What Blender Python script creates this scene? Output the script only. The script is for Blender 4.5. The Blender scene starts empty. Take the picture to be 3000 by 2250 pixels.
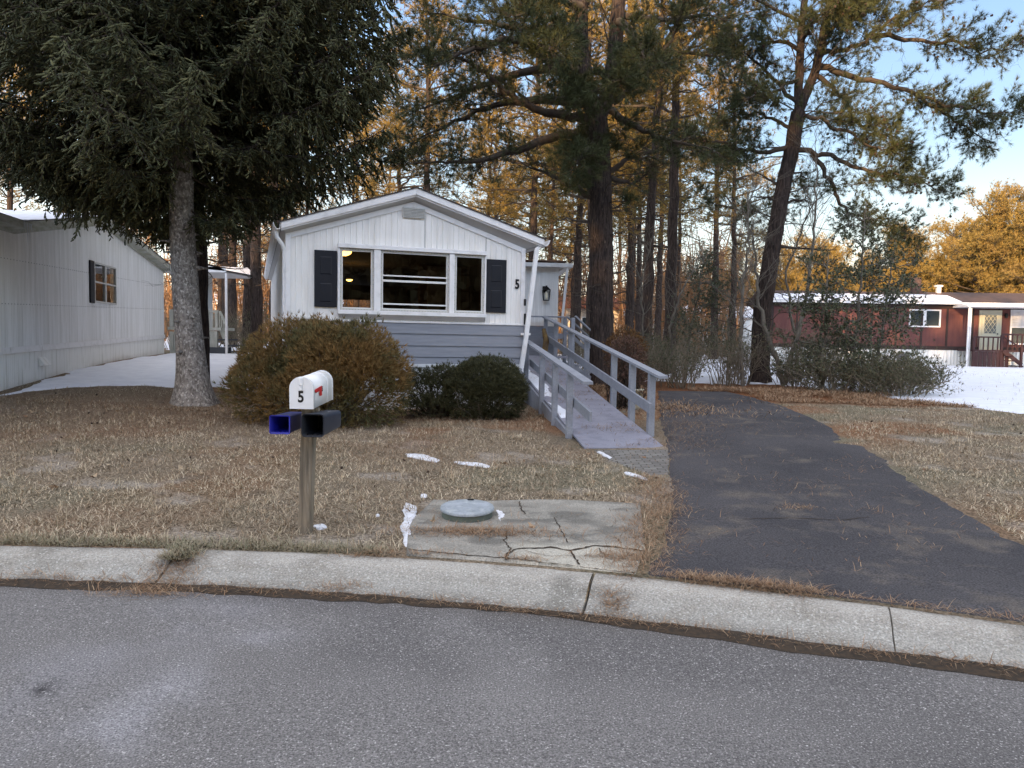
import bpy, math, random
import numpy as np
from mathutils import Vector, Matrix
R_ = math.radians
scene = bpy.context.scene
# ------------------------------------------------------------------ camera
cd = bpy.data.cameras.new("camera"); cam = bpy.data.objects.new("camera", cd)
scene.collection.objects.link(cam); scene.camera = cam
cd.sensor_width = 36; cd.lens = 26.4; cd.clip_end = 3000; cd.clip_start = .05
_p, _r = R_(3.44), R_(1.03)
_f = Vector((0, math.cos(_p), -math.sin(_p))); _u0 = Vector((0, math.sin(_p), math.cos(_p))); _x0 = Vector((1, 0, 0))
_x = _x0*math.cos(_r)+_u0*math.sin(_r); _u = _u0*math.cos(_r)-_x0*math.sin(_r)
m = Matrix((_x, _u, -_f)).transposed().to_4x4(); m.translation = (0, 0, 1.6); cam.matrix_world = m
# ------------------------------------------------------------------ light
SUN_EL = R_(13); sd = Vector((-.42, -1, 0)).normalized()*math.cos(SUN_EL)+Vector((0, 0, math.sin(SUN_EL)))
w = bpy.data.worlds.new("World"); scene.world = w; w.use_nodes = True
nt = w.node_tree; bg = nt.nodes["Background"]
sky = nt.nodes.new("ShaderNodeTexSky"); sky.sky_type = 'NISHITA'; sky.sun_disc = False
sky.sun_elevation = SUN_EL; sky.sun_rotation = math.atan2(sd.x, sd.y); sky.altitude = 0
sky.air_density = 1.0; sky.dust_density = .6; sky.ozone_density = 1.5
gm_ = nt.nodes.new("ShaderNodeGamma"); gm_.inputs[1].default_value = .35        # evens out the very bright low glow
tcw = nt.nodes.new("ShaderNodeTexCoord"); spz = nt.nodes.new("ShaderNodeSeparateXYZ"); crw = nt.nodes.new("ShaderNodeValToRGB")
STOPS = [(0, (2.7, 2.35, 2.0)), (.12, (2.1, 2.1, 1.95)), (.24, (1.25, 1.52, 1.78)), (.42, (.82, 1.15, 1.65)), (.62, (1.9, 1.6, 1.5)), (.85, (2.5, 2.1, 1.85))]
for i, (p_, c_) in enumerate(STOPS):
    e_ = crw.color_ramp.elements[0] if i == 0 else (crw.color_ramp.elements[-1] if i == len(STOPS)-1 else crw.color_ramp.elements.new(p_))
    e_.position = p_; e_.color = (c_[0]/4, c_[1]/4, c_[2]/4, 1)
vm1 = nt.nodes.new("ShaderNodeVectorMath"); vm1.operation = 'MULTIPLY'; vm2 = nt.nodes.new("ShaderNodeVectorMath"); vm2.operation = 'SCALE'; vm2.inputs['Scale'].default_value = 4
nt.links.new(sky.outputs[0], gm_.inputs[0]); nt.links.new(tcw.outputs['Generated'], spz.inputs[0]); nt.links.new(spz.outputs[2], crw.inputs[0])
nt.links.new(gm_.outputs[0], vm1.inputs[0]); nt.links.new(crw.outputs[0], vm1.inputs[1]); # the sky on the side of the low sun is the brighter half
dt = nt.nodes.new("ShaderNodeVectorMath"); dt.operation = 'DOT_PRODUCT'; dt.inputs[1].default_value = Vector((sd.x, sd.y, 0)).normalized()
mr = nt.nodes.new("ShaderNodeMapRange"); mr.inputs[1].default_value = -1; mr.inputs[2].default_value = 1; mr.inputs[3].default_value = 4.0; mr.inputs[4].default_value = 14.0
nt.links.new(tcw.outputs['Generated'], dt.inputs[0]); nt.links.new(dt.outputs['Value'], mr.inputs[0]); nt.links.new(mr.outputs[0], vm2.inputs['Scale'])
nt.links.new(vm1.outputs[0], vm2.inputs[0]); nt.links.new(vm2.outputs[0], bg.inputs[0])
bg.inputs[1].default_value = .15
ld = bpy.data.lights.new("sun", 'SUN'); ld.energy = 5.0; ld.angle = R_(.5); ld.color = (1, .64, .30)
sun = bpy.data.objects.new("sun", ld); scene.collection.objects.link(sun)
sun.rotation_euler = sd.to_track_quat('Z', 'Y').to_euler(); sun.location = sd*60
scene.view_settings.view_transform = 'Standard'; scene.view_settings.look = 'None'
scene.view_settings.exposure = 1.27; scene.view_settings.gamma = 1
scene.cycles.max_bounces = 6; scene.cycles.transparent_max_bounces = 12
scene.cycles.sample_clamp_indirect = 6; scene.cycles.caustics_reflective = False; scene.cycles.caustics_refractive = False
# ------------------------------------------------------------------ noise / terrain
def sm(a, b, x):
    t = np.clip((x-a)/(b-a), 0, 1); return t*t*(3-2*t)
def vn(x, y, s=0):
    x = np.asarray(x, float); y = np.asarray(y, float)
    xi = np.floor(x); yi = np.floor(y); fx = x-xi; fy = y-yi
    fx = fx*fx*(3-2*fx); fy = fy*fy*(3-2*fy)
    def h(a, b):
        v = np.sin(a*127.1+b*311.7+s*74.7)*43758.5453; return v-np.floor(v)
    return (h(xi, yi)*(1-fx)+h(xi+1, yi)*fx)*(1-fy)+(h(xi, yi+1)*(1-fx)+h(xi+1, yi+1)*fx)*fy
def fbm(x, y, s=0, o=4):
    t = 0; a = .5; n = 0
    for i in range(o):
        t = t+a*vn(np.asarray(x)*2**i, np.asarray(y)*2**i, s+i*9); n += a; a *= .5
    return t/n
def K(x):
    x = np.minimum(np.asarray(x, float), 14.); q = 4.854-.2065*x-.0432*x*x
    q = np.where(x < -2.39, 5.10, q)
    return np.where(x > 4.5, 4.854-.2065*4.5-.0432*20.25-.595*(x-4.5), q)
def KW(x): return np.interp(x, [-8, -3.2, -1, .8, 1.6, 2.5, 4], [.42, .42, .50, .52, .52, .45, .42])
def T(x, y):
    x = np.asarray(x, float); y = np.asarray(y, float)
    b = np.interp(y-(K(x)-5.0), [-9, 4.95, 7, 9.3, 11, 13.5, 17, 26, 38, 60, 120, 400], [.1, .115, .16, .235, .30, .37, .42, .5, .6, .66, .8, 1.5])
    b = b+.4*sm(4, 9, -x)*sm(8, 22, y)
    b = b+.03*(fbm(x*.35, y*.35, 3)-.5)*sm(5.3, 8, y)
    return b
def Tz(x, y): return float(T(x, y))
# ------------------------------------------------------------------ mesh builder
class MB:
    def __init__(s): s.v = []; s.f = []; s.n = 0
    def add(s, v, f, mi=0, smooth=False):
        v = np.asarray(v, float).reshape(-1, 3); f = np.asarray(f, np.int64)
        s.v.append(v); s.f.append((f+s.n, mi, smooth)); s.n += len(v); return s
    def box(s, a, b, mi=0):
        x0, y0, z0 = a; x1, y1, z1 = b
        v = [(x0,y0,z0),(x1,y0,z0),(x1,y1,z0),(x0,y1,z0),(x0,y0,z1),(x1,y0,z1),(x1,y1,z1),(x0,y1,z1)]
        return s.add(v, [(0,3,2,1),(4,5,6,7),(0,1,5,4),(1,2,6,5),(2,3,7,6),(3,0,4,7)], mi)
    def bbox(s, a, b, e=.006, mi=0):   # bevelled box
        x0, y0, z0 = a; x1, y1, z1 = b
        if min(abs(x1-x0), abs(y1-y0), abs(z1-z0)) < 2.5*e: return s.box(a, b, mi)
        me = []; idx = {}
        V = []
        for i, x in enumerate((x0, x1)):
            for j, y in enumerate((y0, y1)):
                for k, z in enumerate((z0, z1)):
                    sx, sy, sz = (1, -1)[i]*e, (1, -1)[j]*e, (1, -1)[k]*e
                    idx[i, j, k] = len(V); V += [(x, y+sy, z+sz), (x+sx, y, z+sz), (x+sx, y+sy, z)]
        I = lambda i, j, k, a: idx[i, j, k]+a
        F = []
        F.append([I(0,0,0,0),I(0,0,1,0),I(0,1,1,0),I(0,1,0,0)]); F.append([I(1,0,0,0),I(1,1,0,0),I(1,1,1,0),I(1,0,1,0)])
        F.append([I(0,0,0,1),I(1,0,0,1),I(1,0,1,1),I(0,0,1,1)]); F.append([I(0,1,0,1),I(0,1,1,1),I(1,1,1,1),I(1,1,0,1)])
        F.append([I(0,0,0,2),I(0,1,0,2),I(1,1,0,2),I(1,0,0,2)]); F.append([I(0,0,1,2),I(1,0,1,2),I(1,1,1,2),I(0,1,1,2)])
        for j in (0, 1):
            for k in (0, 1):
                F.append([I(0,j,k,1),I(1,j,k,1),I(1,j,k,2),I(0,j,k,2)])
        for i in (0, 1):
            for k in (0, 1):
                F.append([I(i,0,k,0),I(i,1,k,0),I(i,1,k,2),I(i,0,k,2)])
        for i in (0, 1):
            for j in (0, 1):
                F.append([I(i,j,0,0),I(i,j,1,0),I(i,j,1,1),I(i,j,0,1)])
        s.add(V, F, mi)
        C = [[idx[i,j,k], idx[i,j,k]+1, idx[i,j,k]+2] for i in (0,1) for j in (0,1) for k in (0,1)]
        s.f.append((np.array(C)+s.n-len(V), mi, False)); return s
    def beam(s, p, q, w, h, mi=0, up=(0, 0, 1)):
        p = np.array(p, float); q = np.array(q, float); d = (q-p)/np.linalg.norm(q-p)
        r = np.cross(d, up); r /= np.linalg.norm(r); u = np.cross(r, d)
        v = [c+r*a*w/2+u*b*h/2 for c in (p, q) for a, b in ((-1,-1),(1,-1),(1,1),(-1,1))]
        return s.add(v, [(0,3,2,1),(4,5,6,7),(0,1,5,4),(1,2,6,5),(2,3,7,6),(3,0,4,7)], mi)
    def prism(s, poly, d, mi=0):       # poly 3D points, extruded by vector d
        n = len(poly); P = np.array(poly, float); Q = P+np.array(d, float)
        V = np.vstack([P, Q])
        s.v.append(V); b = s.n; s.n += 2*n
        s.f.append((np.array([[i, (i+1) % n, (i+1) % n+n, i+n] for i in range(n)])+b, mi, False))
        s.f.append((np.array([list(range(n))[::-1]])+b, mi, False)); s.f.append((np.array([list(range(n, 2*n))])+b, mi, False)); return s
    def tubes(s, P, Rr, k=4, mi=0, cap=False):  # P [n,m,3], R [n,m]
        P = np.asarray(P, float); Rr = np.asarray(Rr, float)
        if P.ndim == 2: P = P[None]; Rr = Rr[None]
        n, m_, _ = P.shape
        if n == 0: return s
        tg = np.gradient(P, axis=1); tg /= np.linalg.norm(tg, axis=2, keepdims=True)+1e-9
        ref = np.where(np.abs(tg.mean(1)[:, 2:3]) > .8, np.array([[1., 0, 0]]), np.array([[0, 0, 1.]]))[:, None, :]
        a = np.cross(tg, np.broadcast_to(ref, tg.shape)); a /= np.linalg.norm(a, axis=2, keepdims=True)+1e-9
        b = np.cross(tg, a)
        th = np.arange(k)*2*np.pi/k
        V = P[:, :, None]+Rr[:, :, None, None]*(a[:, :, None]*np.cos(th)[None, None, :, None]+b[:, :, None]*np.sin(th)[None, None, :, None])
        i = np.arange(n)[:, None, None]*m_*k; j = np.arange(m_-1)[None, :, None]*k; q = np.arange(k)[None, None, :]; q2 = (q+1) % k
        F = np.stack([i+j+q, i+j+q2, i+j+k+q2, i+j+k+q], -1).reshape(-1, 4)
        s.add(V, F, mi, True)
        if cap:
            s.f.append((np.array([[e*m_*k+c for c in range(k)][::-1] for e in range(n)])+s.n-n*m_*k, mi, False))
            s.f.append((np.array([[e*m_*k+(m_-1)*k+c for c in range(k)] for e in range(n)])+s.n-n*m_*k, mi, False))
        return s
    def grid(s, V, mi=0, smooth=True):   # V [a,b,3]
        a, b = V.shape[:2]; i = np.arange(a-1)[:, None]*b; j = np.arange(b-1)[None]
        return s.add(V.reshape(-1, 3), np.stack([i+j, i+j+1, i+j+b+1, i+j+b], -1).reshape(-1, 4), mi, smooth)
    def mesh(s, name, mats):
        me = bpy.data.meshes.new(name); V = np.vstack(s.v)
        me.vertices.add(len(V)); me.vertices.foreach_set('co', V.ravel())
        L = np.concatenate([f.ravel() for f, _, _ in s.f]); C = np.concatenate([np.full(len(f), f.shape[1]) for f, _, _ in s.f])
        me.loops.add(len(L)); me.loops.foreach_set('vertex_index', L)
        me.polygons.add(len(C)); st = np.zeros(len(C), np.int64); st[1:] = np.cumsum(C)[:-1]
        me.polygons.foreach_set('loop_start', st)
        try: me.polygons.foreach_set('loop_total', C)
        except Exception: pass
        me.polygons.foreach_set('material_index', np.concatenate([np.full(len(f), mi) for f, mi, _ in s.f]))
        me.polygons.foreach_set('use_smooth', np.concatenate([np.full(len(f), sm_) for f, _, sm_ in s.f]))
        for m_ in (mats if isinstance(mats, (list, tuple)) else [mats]): me.materials.append(m_)
        me.update(calc_edges=True); me.validate(); return me
    def obj(s, name, mats, parent=None, **kw):
        o = bpy.data.objects.new(name, s.mesh(name, mats)); scene.collection.objects.link(o)
        if parent is not None: o.parent = parent
        return tag(o, **kw)
def tag(o, label=None, cat=None, group=None, kind=None):
    if label: o['label'] = label
    if cat: o['category'] = cat
    if group: o['group'] = group
    if kind: o['kind'] = kind
    return o
def empty(name, loc=(0, 0, 0), rz=0, **kw):
    o = bpy.data.objects.new(name, None); scene.collection.objects.link(o); o.empty_display_size = .2
    o.location = loc; o.rotation_euler = (0, 0, rz); return tag(o, **kw)
def dup(o, loc=None, rz=None, sc=None, parent=None, label=None):
    c = o.copy(); scene.collection.objects.link(c)
    if parent is not None: c.parent = parent
    if loc is not None: c.location = loc
    if rz is not None: c.rotation_euler = (0, 0, rz)
    if sc is not None: c.scale = sc
    if label: c['label'] = label
    for k in list(o.children): dup(k, parent=c)
    return c
# ------------------------------------------------------------------ materials
MT = {}
def N(nt, t, **kw):
    n = nt.nodes.new(t)
    for k, v in kw.items():
        if k in n.inputs: n.inputs[k].default_value = v
        else: setattr(n, k, v)
    return n
def mat(name, c, rough=.8, c2=None, scale=5., lo=.35, hi=.65, c3=None, scale3=1., lo3=.5, hi3=.7, fine=0., fscale=80., bump=0., bscale=40., stretch=(1, 1, 1), island=None, spec=.3, metal=0., emit=None, estr=1., attr=None, detail=5., coat=0.):
    if name in MT: return MT[name]
    m_ = bpy.data.materials.new(name); m_.use_nodes = True; nt = m_.node_tree; b = nt.nodes['Principled BSDF']; ln = nt.links
    b.inputs['Roughness'].default_value = rough; b.inputs['Specular IOR Level'].default_value = spec; b.inputs['Metallic'].default_value = metal
    b.inputs['Coat Weight'].default_value = coat
    tc = N(nt, 'ShaderNodeTexCoord'); mp = N(nt, 'ShaderNodeMapping'); mp.inputs['Scale'].default_value = stretch
    ln.new(tc.outputs['Object'], mp.inputs['Vector'])
    rgb = lambda q: (q[0], q[1], q[2], 1)
    def noise(sc, d=detail):
        n = N(nt, 'ShaderNodeTexNoise'); n.inputs['Scale'].default_value = sc; n.inputs['Detail'].default_value = d; n.inputs['Roughness'].default_value = .6
        ln.new(mp.outputs[0], n.inputs['Vector']); return n.outputs['Fac']
    def ramp(src, lo, hi):
        n = N(nt, 'ShaderNodeMapRange'); n.inputs[1].default_value = lo; n.inputs[2].default_value = hi; ln.new(src, n.inputs[0]); return n.outputs[0]
    def mix(fac, a, bb, mode='MIX'):
        n = N(nt, 'ShaderNodeMix', data_type='RGBA', blend_type=mode)
        for sk, val in ((0, fac), (6, a), (7, bb)):
            if isinstance(val, (tuple, float, int)): n.inputs[sk].default_value = val if sk == 0 else rgb(val)
            else: ln.new(val, n.inputs[sk])
        return n.outputs[2]
    col = tuple(c)
    if attr:
        a = N(nt, 'ShaderNodeAttribute', attribute_name=attr); col = a.outputs['Color']
    if island:
        g = N(nt, 'ShaderNodeNewGeometry'); cr = N(nt, 'ShaderNodeValToRGB'); e = cr.color_ramp
        e.elements[0].color = rgb(island[0]); e.elements[1].color = rgb(island[-1])
        for i, q in enumerate(island[1:-1]):
            el = e.elements.new((i+1)/(len(island)-1)); el.color = rgb(q)
        ln.new(g.outputs['Random Per Island'], cr.inputs[0]); col = cr.outputs[0]
    if c2 is not None: col = mix(ramp(noise(scale), lo, hi), col, tuple(c2))
    if c3 is not None: col = mix(ramp(noise(scale3), lo3, hi3), col, tuple(c3))
    if fine:
        q = N(nt, 'ShaderNodeMapRange'); ln.new(noise(fscale, 2.), q.inputs[0])
        q.inputs[1].default_value = .3; q.inputs[2].default_value = .7; q.inputs[3].default_value = 1-fine; q.inputs[4].default_value = 1+fine
        cb = N(nt, 'ShaderNodeCombineColor'); [ln.new(q.outputs[0], cb.inputs[i]) for i in range(3)]
        col = mix(1., col, cb.outputs[0], 'MULTIPLY')
    if isinstance(col, tuple): b.inputs['Base Color'].default_value = rgb(col)
    else: ln.new(col, b.inputs['Base Color'])
    if bump:
        bp = N(nt, 'ShaderNodeBump'); bp.inputs['Strength'].default_value = 1; bp.inputs['Distance'].default_value = bump
        ln.new(noise(bscale), bp.inputs['Height']); ln.new(bp.outputs[0], b.inputs['Normal'])
    if emit:
        b.inputs['Emission Color'].default_value = rgb(emit); b.inputs['Emission Strength'].default_value = estr
    MT[name] = m_; return m_
def glass(name, tint=(.9, .93, .93), refl=1.6, wav=.00018):
    m_ = bpy.data.materials.new(name); m_.use_nodes = True; nt = m_.node_tree; nt.nodes.clear(); ln = nt.links
    o = N(nt, 'ShaderNodeOutputMaterial'); mx = N(nt, 'ShaderNodeMixShader'); t = N(nt, 'ShaderNodeBsdfTransparent'); g = N(nt, 'ShaderNodeBsdfGlossy')
    t.inputs[0].default_value = (*tint, 1); g.inputs['Roughness'].default_value = .01; g.inputs[0].default_value = (1, 1, 1, 1)
    fr = N(nt, 'ShaderNodeFresnel'); fr.inputs[0].default_value = refl
    tc = N(nt, 'ShaderNodeTexCoord'); nz = N(nt, 'ShaderNodeTexNoise'); nz.inputs['Scale'].default_value = 2.2
    bp = N(nt, 'ShaderNodeBump'); bp.inputs['Distance'].default_value = wav*20; bp.inputs['Strength'].default_value = .5
    ln.new(tc.outputs['Object'], nz.inputs['Vector']); ln.new(nz.outputs[0], bp.inputs['Height']); ln.new(bp.outputs[0], g.inputs['Normal'])
    ln.new(fr.outputs[0], mx.inputs[0]); ln.new(t.outputs[0], mx.inputs[1]); ln.new(g.outputs[0], mx.inputs[2]); ln.new(mx.outputs[0], o.inputs[0]); return m_
WHITE = mat('white_metal', (.80, .785, .76), .5, c2=(.69, .67, .635), scale=2.5, lo=.42, hi=.68, c3=(.56, .54, .48), scale3=4, lo3=.64, hi3=.82, fine=.05, stretch=(4, 4, .3))
WTRIM = mat('white_trim', (.76, .75, .75), .5, c2=(.6, .59, .58), scale=6, lo=.5, hi=.8)
GREYS = mat('grey_siding_paint', (.24, .25, .28), .6, c2=(.20, .21, .24), scale=8, stretch=(.3, 1, 3), bump=.001, bscale=60)
GREYR = mat('grey_ramp_paint', (.26, .275, .31), .6, c2=(.20, .21, .245), scale=5, lo=.45, hi=.75, fine=.12, fscale=40, bump=.002, bscale=50)
DECK = mat('grey_deck_paint', (.25, .25, .30), .6, c2=(.18, .18, .22), scale=6, lo=.45, hi=.75, fine=.15, fscale=60, bump=.001, bscale=30)
NAVY = mat('dark_shutter', (.008, .009, .014), .5, bump=.001, bscale=60)
BLACK = mat('black_metal', (.012, .012, .013), .4)
SHING = mat('dark_shingle', (.035, .032, .032), .9, c2=(.07, .06, .055), scale=12, bump=.006, bscale=30)
GLASS = glass('window_glass', tint=(.8, .8, .8), refl=2.2); 
OSNOW = mat('old_snow', (.70, .71, .75), .7, c2=(.45, .43, .40), scale=28, lo=.56, hi=.72, bump=.012, bscale=40, spec=.1)
SNOW = mat('snow', (.78, .80, .86), .6, c2=(.68, .70, .77), scale=3, bump=.012, bscale=9, spec=.2)
WOODB = mat('wood_paneling', (.11, .04, .015), .4, c2=(.05, .018, .008), scale=3, stretch=(6, 6, .4))
# ------------------------------------------------------------------ ground
def lawn_col(x, y):
    n1 = fbm(x*.9, y*.9, 11); n2 = fbm(x*.35, y*.35, 23); n3 = fbm(x*3.1, y*3.1, 31); n4 = fbm(x*1.7, y*1.7, 47)
    c = np.stack([.20+0*x, .158+0*x, .112+0*x], -1)
    def mx(c, q, f): return c*(1-f[..., None])+np.array(q)*f[..., None]
    c = mx(c, (.165, .145, .10), sm(.45, .65, n1)); c = mx(c, (.20, .125, .075), sm(.5, .68, n2)*.8)
    c = mx(c, (.33, .29, .245), sm(.62, .75, n4)*.7); c = mx(c, (.12, .10, .075), sm(.58, .72, n3)*.5)
    red = sm(.5, .66, fbm(x*.8+9, y*.8, 61))*sm(8.6, 10.5, y)
    c = mx(c, (.21, .105, .055), red*.8)
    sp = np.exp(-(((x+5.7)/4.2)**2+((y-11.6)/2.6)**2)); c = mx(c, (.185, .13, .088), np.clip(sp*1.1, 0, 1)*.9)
    bed = sm(14.6, 15.6, y+.6*(fbm(x, y, 71)-.5)+.12*(x-3))*sm(-.5, 1.2, x); c = mx(c, (.17, .075, .035), bed*.95)
    return c
def add_col(me, fn):
    V = np.zeros(len(me.vertices)*3); me.vertices.foreach_get('co', V); V = V.reshape(-1, 3)
    a = me.color_attributes.new('Col', 'FLOAT_COLOR', 'POINT'); c = np.ones((len(V), 4)); c[:, :3] = fn(V[:, 0], V[:, 1])
    a.data.foreach_set('color', c.ravel())
g = MB()
xs = np.concatenate([-np.geomspace(300, 14, 22), np.arange(-13.5, 13.5, .09), np.geomspace(14, 300, 22)])
vs = np.concatenate([np.array([-.06, 0, .04]), np.arange(.1, 14, .09), np.geomspace(14, 600, 50)])
X, Vv = np.meshgrid(xs, vs, indexing='ij'); Yg = K(X)+Vv
Z = T(X, Yg)+.012*(fbm(X*5, Yg*5, 5)-.5)*sm(.15, .5, Vv)-.03*(Vv < -.03)
g.grid(np.stack([X, Yg, Z], -1)[:, ::-1])
LAWNM = mat('dry_lawn', (.2, .16, .1), .95, attr='Col', fine=.6, fscale=45, bump=.03, bscale=35, spec=.1)
X2, Y2 = np.meshgrid(np.linspace(-300, 300, 40), np.linspace(-300, -6.5, 30), indexing='ij')
g.grid(np.stack([X2, Y2, X2*0+.08], -1)[:, ::-1])
go = g.obj('ground', LAWNM, kind='structure'); add_col(go.data, lawn_col)
# road
ROADM = mat('road_asphalt', (.20, .186, .18), .92, attr='Col', c3=(.42, .40, .385), scale3=95, lo3=.58, hi3=.66, fine=.55, fscale=120, bump=.008, bscale=80, spec=.15)
rd = MB(); xs = np.concatenate([np.linspace(-60, -9, 60), np.arange(-8.9, 8.9, .06), np.linspace(9, 60, 60)]); ys = np.linspace(0, 1, 110)**1.5
X, S = np.meshgrid(xs, ys, indexing='ij'); Ye = K(X)-KW(X)+.07+.03*(fbm(X*2.3, X*0, 8)-.5); Yr = Ye*(1-S)+(-6.6)*S
rd.grid(np.stack([X, Yr, .0+.03*np.sin(np.clip(S, 0, 1)*np.pi)], -1))
ro_ = rd.obj('road', ROADM, kind='structure')
def road_col(x, y):
    c = np.stack([.162+0*x, .153+0*x, .148+0*x], -1); mx = lambda c, q, f: c*(1-f[..., None])+np.array(q)*f[..., None]
    c = mx(c, (.125, .118, .115), sm(.42, .68, fbm(x*.45, y*.8, 91)))
    c = mx(c, (.195, .185, .178), sm(.5, .7, fbm(x*.9+4, y*.6, 92))*.6)
    d = x+1.45-.28*(y-3.35); c = mx(c, (.27, .262, .272), np.exp(-(d/.20)**2)*sm(.3, .6, fbm(x*3, y*3, 93))*sm(4.15, 3.7, y)*.75); c = mx(c, (.22, .212, .22), np.exp(-((x+2.3-.5*(y-3))/.35)**2)*sm(.35, .6, fbm(x*2, y*2, 95))*.6)
    c = mx(c, (.03, .028, .03), np.exp(-((x+2.05)/.05)**2-((y-3.25)/.06)**2))       # pale dried salt streak
    e = K(x)-KW(x)-y; c = mx(c, (.11, .10, .092), np.exp(-(e/.16)**2)*(.3+.7*fbm(x*2, y*0, 94)))
    c = mx(c, (.12, .112, .11), np.exp(-((x+1.2)/.7)**2-((e-.1)/.14)**2)*.9)
    return c
add_col(ro_.data, road_col)
# kerb
KERBM = mat('kerb_concrete', (.40, .37, .32), .9, attr='Col', c2=(.22, .20, .17), scale=2.4, lo=.50, hi=.70, c3=(.42, .41, .38), scale3=60, lo3=.55, hi3=.64, fine=.35, fscale=90, bump=.010, bscale=55, spec=.2)
DARK = mat('crack_soil', (.03, .024, .018), 1, c2=(.06, .04, .025), scale=40)
kb = MB(); joints = [-60, -21, -17.6, -14.2, -10.9, -7.6, -5.0, -2.23, .55, 2.17, 4.9, 8, 11, 60]
for a, b in zip(joints, joints[1:]):
    n = max(3, int((b-a)/.06)) if b-a < 6 else 60
    gp_ = .009 if abs(a-.55) < .01 or abs(a+2.23) < .01 else .004; gq_ = .009 if abs(b-.55) < .01 or abs(b+2.23) < .01 else .004; xx = np.linspace(a+gp_, b-gq_, n)
    kd = np.clip((K(xx+.05)-K(xx-.05))/.1, -.6, 0); wd = KW(xx); prof = [(-.05, -.1), (-.05, .07), (-.02, .112), (.05, .116), (.16, .108), (.24, .080), (.33, .045)]
    rows = []
    for o, z in prof: rows.append(np.stack([xx+kd*o/(1+kd**2), K(xx)-o/(1+kd**2)+.006*(vn(xx*9, xx*0+o*50, 2)-.5), z+.004*(vn(xx*14, xx*0+o*60, 4)-.5)], -1))
    prof_n = len(prof)
    for o, z in ((.97, .014), (1., -.08)): rows.append(np.stack([xx+kd*wd*o/(1+kd**2), K(xx)-wd*o/(1+kd**2), z+xx*0], -1))
    kb.grid(np.array(rows)[::-1], 0, True)
    for ri, rw_ in enumerate(rows):      # ragged break lines where the segments meet
        for je, tp in ((a, np.exp(-np.abs(xx-a)/.08)), (b, np.exp(-np.abs(xx-b)/.08))): rw_[:, 0] += tp*.045*(float(vn(ri*.9, je*7.3, 12))-.5)
    for xe, sg in ((0, 1), (-1, -1)):
        pl = [r[xe] for r in rows]; kb.f.append((np.array([list(range(len(pl)))][::sg])+kb.n, 0, False)); kb.v.append(np.array(pl)); kb.n += len(pl)
ko_ = kb.obj('kerb', KERBM, kind='structure')
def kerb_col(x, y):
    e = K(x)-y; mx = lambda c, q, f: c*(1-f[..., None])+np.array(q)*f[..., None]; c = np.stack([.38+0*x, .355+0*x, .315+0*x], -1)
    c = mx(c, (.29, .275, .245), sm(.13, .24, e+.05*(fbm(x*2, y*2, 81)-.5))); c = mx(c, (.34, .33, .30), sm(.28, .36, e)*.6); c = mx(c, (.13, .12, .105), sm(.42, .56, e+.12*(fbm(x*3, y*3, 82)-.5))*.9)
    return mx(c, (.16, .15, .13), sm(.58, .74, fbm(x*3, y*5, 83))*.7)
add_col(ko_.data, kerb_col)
cr = MB()      # soil packed in the gutter line and kerb gaps
xx = np.linspace(-14, 9, 500)
e = K(xx)-KW(xx); w1 = .02+.11*fbm(xx*1.5, xx*0, 3)+.04*vn(xx*9, xx*0, 5)+.05*sm(0, 2, xx)
cr.grid(np.array([np.stack([xx, e-w1+.02, xx*0+.0045], -1), np.stack([xx, e+.0, .016+xx*0+.01*vn(xx*12, xx*0)], -1), np.stack([xx, e+.03+.5*w1*vn(xx*5, xx*0, 9), xx*0+.012], -1)]))
cr.obj('gutter_soil', DARK, kind='structure')
# driveway
DRM = mat('driveway_asphalt', (.072, .068, .071), .9, c2=(.050, .048, .052), scale=.9, lo=.38, hi=.66, c3=(.14, .12, .10), scale3=2.3, lo3=.54, hi3=.78, fine=.5, fscale=90, bump=.005, bscale=90, spec=.12)
YL = [3.0, 4.7, 5.36, 7, 9.17, 12, 15.7, 17.6]; XL = [.35, .85, 1.08, 1.5, 1.9, 2.35, 3.05, 3.4]
YRr = [2.2, 3.2, 5.45, 6.53, 8.56, 9.40, 9.52, 9.72, 9.9, 11, 12.08, 14.2, 15.7, 17.6]; XRr = [5.4, 4.1, 3.79, 3.92, 4.33, 4.46, 4.28, 4.25, 4.49, 4.75, 4.98, 5.13, 5.15, 5.0]
def xl(y): return np.interp(y, YL, XL)+.10*(fbm(y*1.3, y*0, 5)-.5)+.05*(vn(y*9, y*0, 3)-.5)
def xr(y): return np.interp(y, YRr, XRr)+.10*(fbm(y*1.5, y*0, 15)-.5)+.05*(vn(y*11, y*0, 8)-.5)
S = np.linspace(0, 1, 30); yb = np.linspace(0, 1, 190)
V = np.zeros((190, 30, 3))
for i, q in enumerate(yb):
    x0 = x1 = None
    for j, s_ in enumerate(S):
        yk = 4.9+q*(17.5-4.9)
        x = xl(yk)*(1-s_)+xr(yk)*s_
        y = K(x)+.02+q*(17.4-(K(x)+.02)); x = xl(y)*(1-s_)+xr(y)*s_; y = K(x)+.02+q*(17.4-(K(x)+.02))
        edge = min(s_, 1-s_)
        V[i, j] = (x, y-(.035 if i == 0 else 0), T(x, y)+(-.03 if i == 0 else (.022 if .001 < edge else -.02)))
dv = MB().grid(V, 0, True); dv.obj('driveway', DRM, kind='structure')
DPOLY = lambda x, y: (x > xl(y)-.03) & (x < xr(y)+.03) & (y < 17.4)
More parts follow.
